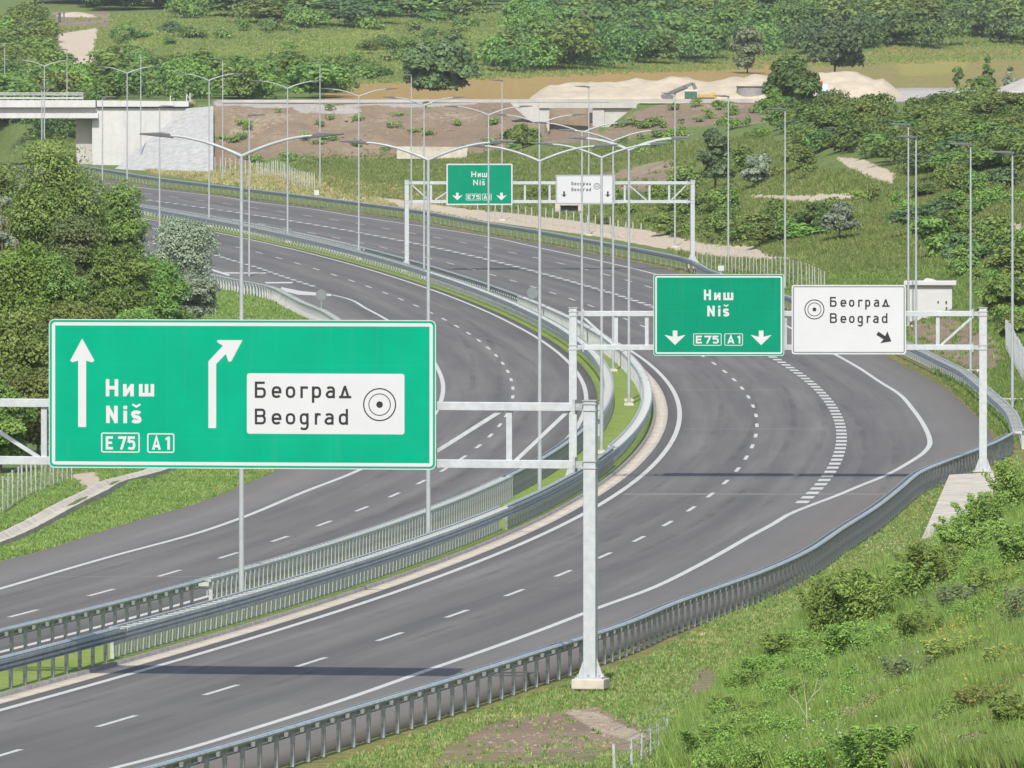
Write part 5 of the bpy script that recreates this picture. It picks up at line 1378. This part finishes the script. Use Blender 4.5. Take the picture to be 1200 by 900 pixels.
def mass(name, label, poly, count, wr, hr, pals, per, size, y0=170, y1=2700, cat_='thicket'):
    """vegetation that reads as one mass: crowns merged, with its own ragged outline"""
    xs = [p[0] for p in poly]; ys_ = [p[1] for p in poly]; groups = {}; n = 0; tries = 0
    while n < count and tries < count * 10:
        tries += 1
        px, py = random.uniform(min(xs), max(xs)), random.uniform(min(ys_), max(ys_))
        if not inpoly(np.array([px]), np.array([py]), poly)[0] or (clear(px, py) and random.random() < .93): continue
        p = ray(px, py, y0, y1)
        if p is None: continue
        w_, h_ = random.uniform(*wr), random.uniform(*hr); g = groups.setdefault(random.randrange(len(pals)), [])
        for l in lobes_for(w_*.42, w_*.42, 0, h_*.86, 7, 1, .4, random.randrange(10**6)):
            r = w_ * .24; g.append((l[0] + p.x, l[1] + p.y, l[2] + p.z, l[3]*r, l[4]*r, min(l[5]*r, h_*.4)))
        n += 1
    ms = [foliage(name, g, max(50, per * len(g) // 7), size, pals[k], .45, k) for k, g in groups.items()]
    bm = bmesh.new()
    vs = []; fs = []; cs = []; o_ = 0
    for me in ms:
        v = np.empty(len(me.vertices)*3, np.float32); me.vertices.foreach_get('co', v); vs.append(v.reshape(-1, 3))
        c = np.empty(len(me.vertices)*4, np.float32); me.color_attributes['Col'].data.foreach_get('color', c); cs.append(c.reshape(-1, 4)[:, :3])
        fs.append(np.arange(len(me.vertices)).reshape(-1, 4) + o_); o_ += len(me.vertices)
    bm.free()
    me = np_mesh(name, np.vstack(vs), np.vstack(fs), 'leaf', np.vstack(cs))
    o = bpy.data.objects.new(name, me); COL.objects.link(o); return tag(o, label, cat_, None, 'stuff')
mass('woodland', 'continuous green woodland above the brown field', [(560,50),(660,28),(760,10),(900,14),(900,66),(760,79),(640,84),(560,86)], 120, (6, 11), (4, 8), [DARK, MID, MID, BLUE], 900, .30, 1300)
mass('woodland', 'continuous woodland above the right hand field', [(900,16),(1345,14),(1345,50),(1010,60),(900,68)], 120, (6, 11), (4, 8), [DARK, MID, BLUE], 900, .30, 1300)
mass('hilltop_scrub', 'dark scrub along the top of the far hillside', [(170,-6),(600,-6),(560,26),(440,34),(300,32),(200,24)], 60, (5, 10), (2, 4.5), [MID, DARK, OLIVE], 700, .32, 1300)
mass('hilltop_trees', 'trees on the hilltop behind the reddish earth heap', [(50,-4),(260,-4),(260,14),(140,13),(60,12)], 46, (6, 10), (5, 9), [MID, BLUE, DARK], 800, .32, 1500)
mass('hilltop_trees', 'green scrub on the slope left of the bare track', [(-10,14),(58,14),(60,40),(66,100),(-10,104)], 60, (3, 7), (2, 4.5), [MID, OLIVE, BRIGHT], 500, .28, 1300)
mass('hillside_scrub', 'low scrub scattered over the far grassy hillside', [(120,40),(560,30),(560,90),(300,104),(120,98)], 90, (2, 4.5), (1.0, 2.6), [MID, OLIVE, DARK], 350, .25, 1300)
mass('thicket', 'green thicket behind the bridge and abutment', [(-140,96),(100,100),(230,98),(390,102),(390,119),(-140,119)], 80, (3.5, 7), (2.2, 4.4), [MID, DARK, BRIGHT], 700, .24, 1240)
mass('thicket', 'dark thicket below the bridge deck', [(-140,138),(112,138),(112,166),(-140,166)], 34, (5, 8), (3, 6), [DARK, MID], 700, .22, 1242)
mass('slope_thicket', 'dense thicket on the slope below the gravel road', [(885,128),(1000,130),(1100,128),(1340,118),(1340,205),(1110,220),(1040,188),(950,182),(925,160)], 300, (2.4, 5), (1.2, 2.6), [MID, DARK, OLIVE, MID], 520, .17, 700)
mass('low_scrub', 'low green scrub above the sandy strip', [(600,232),(700,226),(800,212),(1000,205),(1060,230),(1010,270),(930,292),(860,290),(760,272),(660,256)], 62, (1.6, 3.4), (.7, 1.7), [BRIGHT, MID, OLIVE], 360, .13, 600)
mass('bank_scrub', 'low green scrub on the bank around the kiosk', [(1040,240),(1345,215),(1345,370),(1170,390),(1120,330),(1060,300)], 70, (1.5, 3.2), (.6, 1.6), [BRIGHT, MID, OLIVE], 360, .11, 500)
mass('embankment_weeds', 'green weeds growing on the brown earth embankment', [(255,130),(330,124),(600,130),(600,184),(430,188),(255,200)], 34, (1.2, 3), (.4, 1.1), [OLIVE, MID], 160, .14, 1100)
mass('embankment_weeds', 'green weeds on the embankment right of the underpass', [(720,150),(790,124),(910,120),(900,160),(720,185)], 50, (1.2, 3), (.4, 1.2), [BRIGHT, MID], 200, .14, 1000)
# ---- ground cover nobody could count
def blades(name, label, poly, n, hr, wd, per, pal, lean=.35, y1=2000, y0=170, wild=0.0, avoid=None, clump=.0):
    xs = [p[0] for p in poly]; ys_ = [p[1] for p in poly]
    # sample roots evenly in view of the mesh of the ground
    bare = (sand > .4) | (grav > .4) | ((dirt > .4) & (RNG.random(len(V)) < .9))
    sel = np.nonzero(~bare & (V[:, 1] > y0) & (V[:, 1] < y1) & inpoly(PX, PY, poly))[0]
    i = RNG.choice(sel, n); X = V[i, 0] + RNG.uniform(-.5, .5, n) * .0004 * V[i, 1]; Y = V[i, 1] * (1 + RNG.uniform(-.0025, .0025, n))
    ok = (X > RGA(Y) - .75) | (X < LE(Y) - .15); X, Y = X[ok], Y[ok]; n = len(X)
    if clump: 
        kf = hash_noise(X, Y, 1.3) + .6*hash_noise(X, Y, 3.7); ok = kf > clump - .5; X, Y = X[ok], Y[ok]; n = len(X)
    ok = np.abs(X - chl(Y)) > .56; X, Y = X[ok], Y[ok]; n = len(X)
    Z = ground(X, Y)
    hv = RNG.uniform(*hr, n) * (1 + wild * hash_noise(X, Y, 2.3))
    cc = np.array(pal)[np.clip(((hash_noise(X, Y, 2.0) + .5) * .6 + RNG.random(n) * .4) * len(pal), 0, len(pal)-.01).astype(int)] * RNG.uniform(.75, 1.25, n)[:, None]
    root = np.repeat(np.stack([X, Y, Z - .02], -1), per, 0); h = np.repeat(hv, per) * RNG.uniform(.6, 1.1, n*per)
    a = RNG.uniform(0, 6.28, n*per); e = np.stack([np.cos(a), np.sin(a), np.zeros(n*per)], -1)
    root = root + e * (RNG.random(n*per) * wd * 3)[:, None]
    a2 = RNG.uniform(0, 6.28, n*per); tip = np.stack([np.cos(a2)*lean*h, np.sin(a2)*lean*h, h], -1)
    a3 = RNG.uniform(-.9, .9, n*per); b_ = np.stack([np.cos(a3), np.sin(a3), 0*a3], -1) * wd
    v = np.stack([root - b_, root + b_, root + tip], 1).reshape(-1, 3)
    me = np_mesh(name, v, np.arange(3*n*per).reshape(-1, 3), 'grass_blade', np.repeat(np.repeat(cc, per, 0), 3, 0) * RNG.uniform(.85, 1.15, (3*n*per, 1)))
    o = bpy.data.objects.new(name, me); COL.objects.link(o); return tag(o, label, 'grass', None, 'stuff')
GR = [(0.1125, 0.1885, 0.0325), (0.1562, 0.247, 0.0475), (0.2063, 0.2795, 0.0688), (0.3, 0.3055, 0.1187)]
LUSH = [(0.1212, 0.1945, 0.0275), (0.1659, 0.2574, 0.0396), (0.2169, 0.3032, 0.0572), (0.1595, 0.2288, 0.044)]
DRY = [(0.2125, 0.234, 0.0688), (0.325, 0.3055, 0.125), (0.425, 0.377, 0.175), (0.175, 0.247, 0.0562)]
blades('verge_grass', 'short mown grass along the right verge', [(380,900),(520,850),(760,770),(960,660),(1110,560),(1110,600),(960,720),(840,800),(800,900)], 28000, (.04, .14), .025, 4, GR + GR[:3] + DRY[:3], .5)
blades('tall_grass', 'tall green grass and weeds on the slope at the lower right', [(770,900),(850,800),(960,720),(1060,660),(1130,610),(1200,570),(1350,900)], 78000, (.22, .62), .02, 7, LUSH + GR[1:3], .42, wild=1.0)
blades('dry_weeds', 'dry yellowish weeds on the slope at the lower right', [(940,900),(1010,800),(1100,730),(1350,620),(1350,900)], 42000, (.22, .55), .018, 6, DRY + GR[2:], .42, wild=.9, clump=.55)
blades('left_verge_grass', 'short grass on the left verge around the drainage channel', [(-20,720),(-20,560),(100,545),(340,545),(180,610)], 20000, (.05, .16), .035, 4, GR[:3] + LUSH[:1], .5)
blades('bank_grass', 'rough grass beyond the merge lane rail', [(180,330),(260,325),(420,372),(440,400),(240,420),(150,400)], 20000, (.08, .28), .045, 4, GR[:3] + LUSH[:1], .5)
blades('meadow_grass', 'rough grass on the bank beside the kiosk and exit lane', [(860,330),(960,300),(1345,260),(1345,520),(1180,520),(1060,400),(960,350)], 80000, (.1, .35), .04, 4, [(.16,.25,.04),(.20,.28,.055)] + GR[:3], .5)
blades('scrub_grass', 'rough scrub grass on the slopes behind the far gantry', [(340,190),(430,180),(640,178),(900,160),(960,200),(1345,200),(1345,300),(880,325),(700,268),(400,228)], 140000, (.12, .45), .05, 4, [(.16,.25,.04),(.20,.28,.055),(.24,.28,.08)] + GR + DRY[:1], .5)
blades('verge_straw', 'straw coloured grass on the far verge below the abutment', [(170,200),(250,192),(420,212),(560,235),(560,262),(400,236),(250,214)], 16000, (.12, .4), .06, 4, DRY, .5)
blades('hill_grass', 'tufted grass on the far hillside', [(0,20),(1200,0),(1200,70),(900,80),(400,100),(0,110)], 110000, (.15, .5), .075, 4, [(.20,.27,.05),(.16,.24,.04),(.26,.29,.08),(.12,.19,.035)], .5, y0=1300, y1=2600)

# ---- weeds and shrubs on the near slope
def weed_mesh(seed, pal, n, nst=14, size=.034):
    """upright stems with feathery side sprays, one metre high and wide"""
    g = np.random.default_rng(seed); pos = []; nr = []; sv = MB()
    per = n // nst
    for i in range(nst):
        a = g.uniform(0, 6.28); r0 = g.uniform(0, .22); tilt = g.uniform(.05, .42); hh = g.uniform(.55, 1.0)
        bx, by = math.cos(a)*r0, math.sin(a)*r0; tx, ty = bx + math.cos(a)*tilt, by + math.sin(a)*tilt
        for j in range(per):
            t = g.uniform(.15, 1.0); w_ = .17*(1.15 - t*.8); b2 = g.uniform(0, 6.28); rr = w_*math.sqrt(g.random())
            pos.append((bx + (tx-bx)*t*t + math.cos(b2)*rr, by + (ty-by)*t*t + math.sin(b2)*rr, hh*t - rr*.35*g.uniform(-.4, 1))); nr.append((math.cos(b2)*.35, math.sin(b2)*.35 - .45, .8))
    v, f = leaves(np.array(pos), np.array(nr), size, .45, .34)
    pal = np.array(pal); c = pal[g.integers(0, len(pal), len(pos))] * g.uniform(.8, 1.2, (len(pos), 1))
    return np_mesh('foliage', v, f, 'leaf', np.repeat(c, 4, 0))
LW = [(.15,.24,.035),(.19,.30,.045),(.24,.35,.07)]; BW = [(.125,.22,.03),(.175,.295,.042),(.22,.34,.06)]
WM = [weed_mesh(401, LW, 8000, 18), weed_mesh(402, BW, 8000, 14), weed_mesh(403, LW, 7000, 24), weed_mesh(404, [(.17,.22,.09),(.22,.26,.11),(.15,.22,.07)], 6000, 22), weed_mesh(405, [(.24,.26,.06),(.36,.33,.06),(.18,.25,.05),(.15,.23,.04)], 6000, 20)]
for i, (px, py, hp, wp_, k, lb) in enumerate([
 (966,752,92,64,1,'tallest feathery sapling standing out at the left edge of the weed thicket'),(1012,742,84,90,0,'broad bright weed clump right of the tallest sapling'),
 (1046,728,80,84,1,'leafy weed clump in the middle of the thicket above the slope'),(1088,702,74,90,2,'leafy weed clump below the end of the concrete slab'),
 (925,782,44,90,0,'low leafy plant with long fronds beside the verge'),(896,806,40,70,2,'low leafy plant at the lower end of the thicket'),(872,822,44,56,1,'small frond plant at the edge of the mown verge'),
 (1000,782,56,90,2,'shadowy weed clump in front of the tallest sapling'),(1130,668,70,80,0,'weed clump overhanging the right side of the concrete slab'),(1152,640,74,70,1,'bright weed clump beside the concrete slab'),
 (1188,612,80,70,2,'weed clump at the right frame edge by the gantry foot'),(1198,672,64,80,0,'grassy shrub at the right frame edge below the gantry'),(1010,905,66,110,1,'bright green bush at the bottom edge near the dead stem'),
 (1196,742,56,60,3,'grey green shrub at the right frame edge'),(1116,790,48,86,4,'yellow flowering goldenrod clump on the slope'),(1180,800,50,70,4,'yellow flowering clump near the right frame edge'),
 (1150,846,46,80,4,'low yellowish clump lower on the slope'),(1192,868,60,80,0,'green clump at the lower right corner'),(1062,812,44,70,3,'pale flowering weed clump in the middle of the slope'),
 (860,858,46,80,0,'grassy clump above the low wire fence'),(830,892,50,90,1,'dense green clump at the bottom edge left of the dead stem'),(1078,760,48,70,2,'fine leaved clump behind the goldenrod'),
 (1120,728,44,80,3,'greyish weed patch on the upper slope'),(1158,712,52,70,0,'green clump above the dry grass'),(948,836,40,70,2,'low fern like clump left of the dead stem')]):
    p = ray(px, min(py, 899)); 
    if py > 899: p.y -= 3; p.z = gz(p.x, p.y)
    k_ = F / p.y; root = empty('weed_clump', p, lb, 'plant', 'weeds on the near slope', rz=random.uniform(-.5, .5))
    o = bpy.data.objects.new('foliage', WM[k]); COL.objects.link(o); o.parent = root
    s_ = wp_ / k_ ; o.scale = (s_, s_, hp / k_)
    m = MB()
    for j in range(6):
        a = random.uniform(0, 6.28); m.tube([(0, 0, -.05), (math.cos(a)*s_*.15, math.sin(a)*s_*.15, hp/k_*.4), (math.cos(a)*s_*.3, math.sin(a)*s_*.3, hp/k_*.8)], [.018, .013, .005], 5)
    m.build('stems', 'bark', root)
mass('slope_weeds', 'lush leafy weeds covering the slope at the lower right', [(800,905),(860,830),(930,780),(1000,700),(1080,660),(1140,620),(1345,570),(1345,700),(1080,760),(1000,830),(960,905)], 230, (.6, 1.5), (.35, 1.0), [LW, BW, LUSH], 700, .032, 170, 520, 'weeds')
mass('slope_weeds', 'yellowish mixed weeds on the drier upper part of the slope', [(980,905),(1010,830),(1090,760),(1345,690),(1345,905)], 90, (.6, 1.4), (.3, .65), [[(.20,.24,.06),(.27,.29,.08)],[(.16,.24,.05),(.22,.30,.06)],[(.24,.22,.12),(.30,.27,.15)]], 600, .03, 170, 420, 'weeds')
def stones(name, label, poly, n, rr, mat):
    xs = [p[0] for p in poly]; ys_ = [p[1] for p in poly]; m = MB(); k = 0
    while k < n:
        px, py = random.uniform(min(xs), max(xs)), random.uniform(min(ys_), max(ys_))
        if not inpoly(np.array([px]), np.array([py]), poly)[0]: continue
        p = ray(px, py); k += 1
        if p is None: continue
        r = random.uniform(*rr) * random.choice((.5, .7, 1)); a = random.uniform(0, 6.28)
        q = [Vector((math.cos(a + 6.283*i/5) * r * random.uniform(.7, 1.3), math.sin(a + 6.283*i/5) * r * random.uniform(.7, 1.3), random.uniform(-.1, .2)*r)) + p for i in range(5)]
        t_ = p + Vector((random.uniform(-.3, .3)*r, random.uniform(-.3, .3)*r, r*random.uniform(.6, 1.0)))
        m.add(q + [t_], [(i, (i+1) % 5, 5) for i in range(5)])
    tag(m.build(name, mat), label, 'clods', None, 'stuff')
stones('earth_clods', 'brown clods and stones on the bare earth patch beside the verge', [(560,852),(640,830),(700,830),(765,860),(750,884),(640,892),(560,880)], 420, (.02, .075), 'earth_clod')
stones('earth_clods', 'pale stones on the dirt bank below the kiosk', [(1062,376),(1120,378),(1165,400),(1170,425),(1120,425),(1066,398)], 320, (.03, .10), 'earth_clod')
stones('earth_clods', 'pale rubble on the brown overpass embankment', [(255,128),(600,124),(630,140),(600,178),(420,182),(260,194)], 420, (.06, .24), 'earth_clod')
# dead pale stem
p = ray(944, 868); k_ = F / p.y; ds = empty('dead_plant', p, 'bleached dead forked stem standing in the green weeds', 'plant')
m = MB(); u = .85 / k_
m.tube([(0, 0, -.1), (2*u, 0, 30*u), (1*u, .1, 52*u)], [.015, .012, .009], 7); m.build('stem', 'dead_wood', ds)
m = MB()
for a in ([(2*u,0,30*u),(-10*u,0,52*u),(-16*u,0,74*u)],[(1*u,.1,48*u),(12*u,0,66*u),(18*u,.1,90*u)],[(1*u,.1,50*u),(-2*u,.1,72*u),(1*u,0,94*u)],[(8*u,0,60*u),(20*u,0,72*u),(24*u,0,82*u)],[(-10*u,0,52*u),(-20*u,.1,60*u),(-24*u,0,70*u)],[(-2*u,.1,72*u),(-7*u,0,84*u),(-8*u,0,92*u)]):
    m.tube(a, [.010, .007, .003], 6)
m.build('branches', 'dead_wood', ds)
# white and yellow wild flowers
def flowers(name, label, spots, n, c, sz):
    pos = []
    for _ in range(n):
        x, y, rx, ry = random.choice(spots); pp = ray(random.gauss(x, rx), random.gauss(y, ry), 170, 500)
        if pp is None: continue
        pos.append(pp + Vector((0, 0, random.uniform(.35, .75))))
    pos = np.array([tuple(q) for q in pos]); v, f = leaves(pos, np.tile([0, -.5, .9], (len(pos), 1)), sz, .3, .9)
    o = bpy.data.objects.new(name, np_mesh(name, v, f, 'leaf', np.tile(c, (len(v), 1)))); COL.objects.link(o); tag(o, label, 'flowers', None, 'stuff')
flowers('wild_flowers', 'scattered white wild flowers on the weedy slope', [(985,845,22,12),(1050,805,14,16),(1045,660,14,8),(1022,716,8,14),(930,885,30,12),(1100,640,18,10),(1000,830,50,40)], 330, (.62,.62,.56), .024)
flowers('yellow_flowers', 'yellow wild flowers on the dry part of the slope', [(1115,765,16,8),(1140,828,24,14),(1170,740,16,14),(1190,690,12,14)], 420, (.45,.36,.03), .026)

# ------------------------------------------------------------------ air
mb = MB(); mb.box((0, 2400, 55), (3400, 4900, 150)); m = M_('haze'); t = m.t; t.nodes.remove(m.b)
pv = t.nodes.new('ShaderNodeVolumePrincipled'); pv.inputs['Density'].default_value = HAZE; pv.inputs['Color'].default_value = (.86, .92, 1, 1); pv.inputs['Anisotropy'].default_value = 0.0
t.links.new(pv.outputs[0], t.nodes['Material Output'].inputs['Volume'])
o = mb.build('haze', 'haze'); tag(o, 'thin summer haze over the whole valley', 'haze', None, 'stuff')
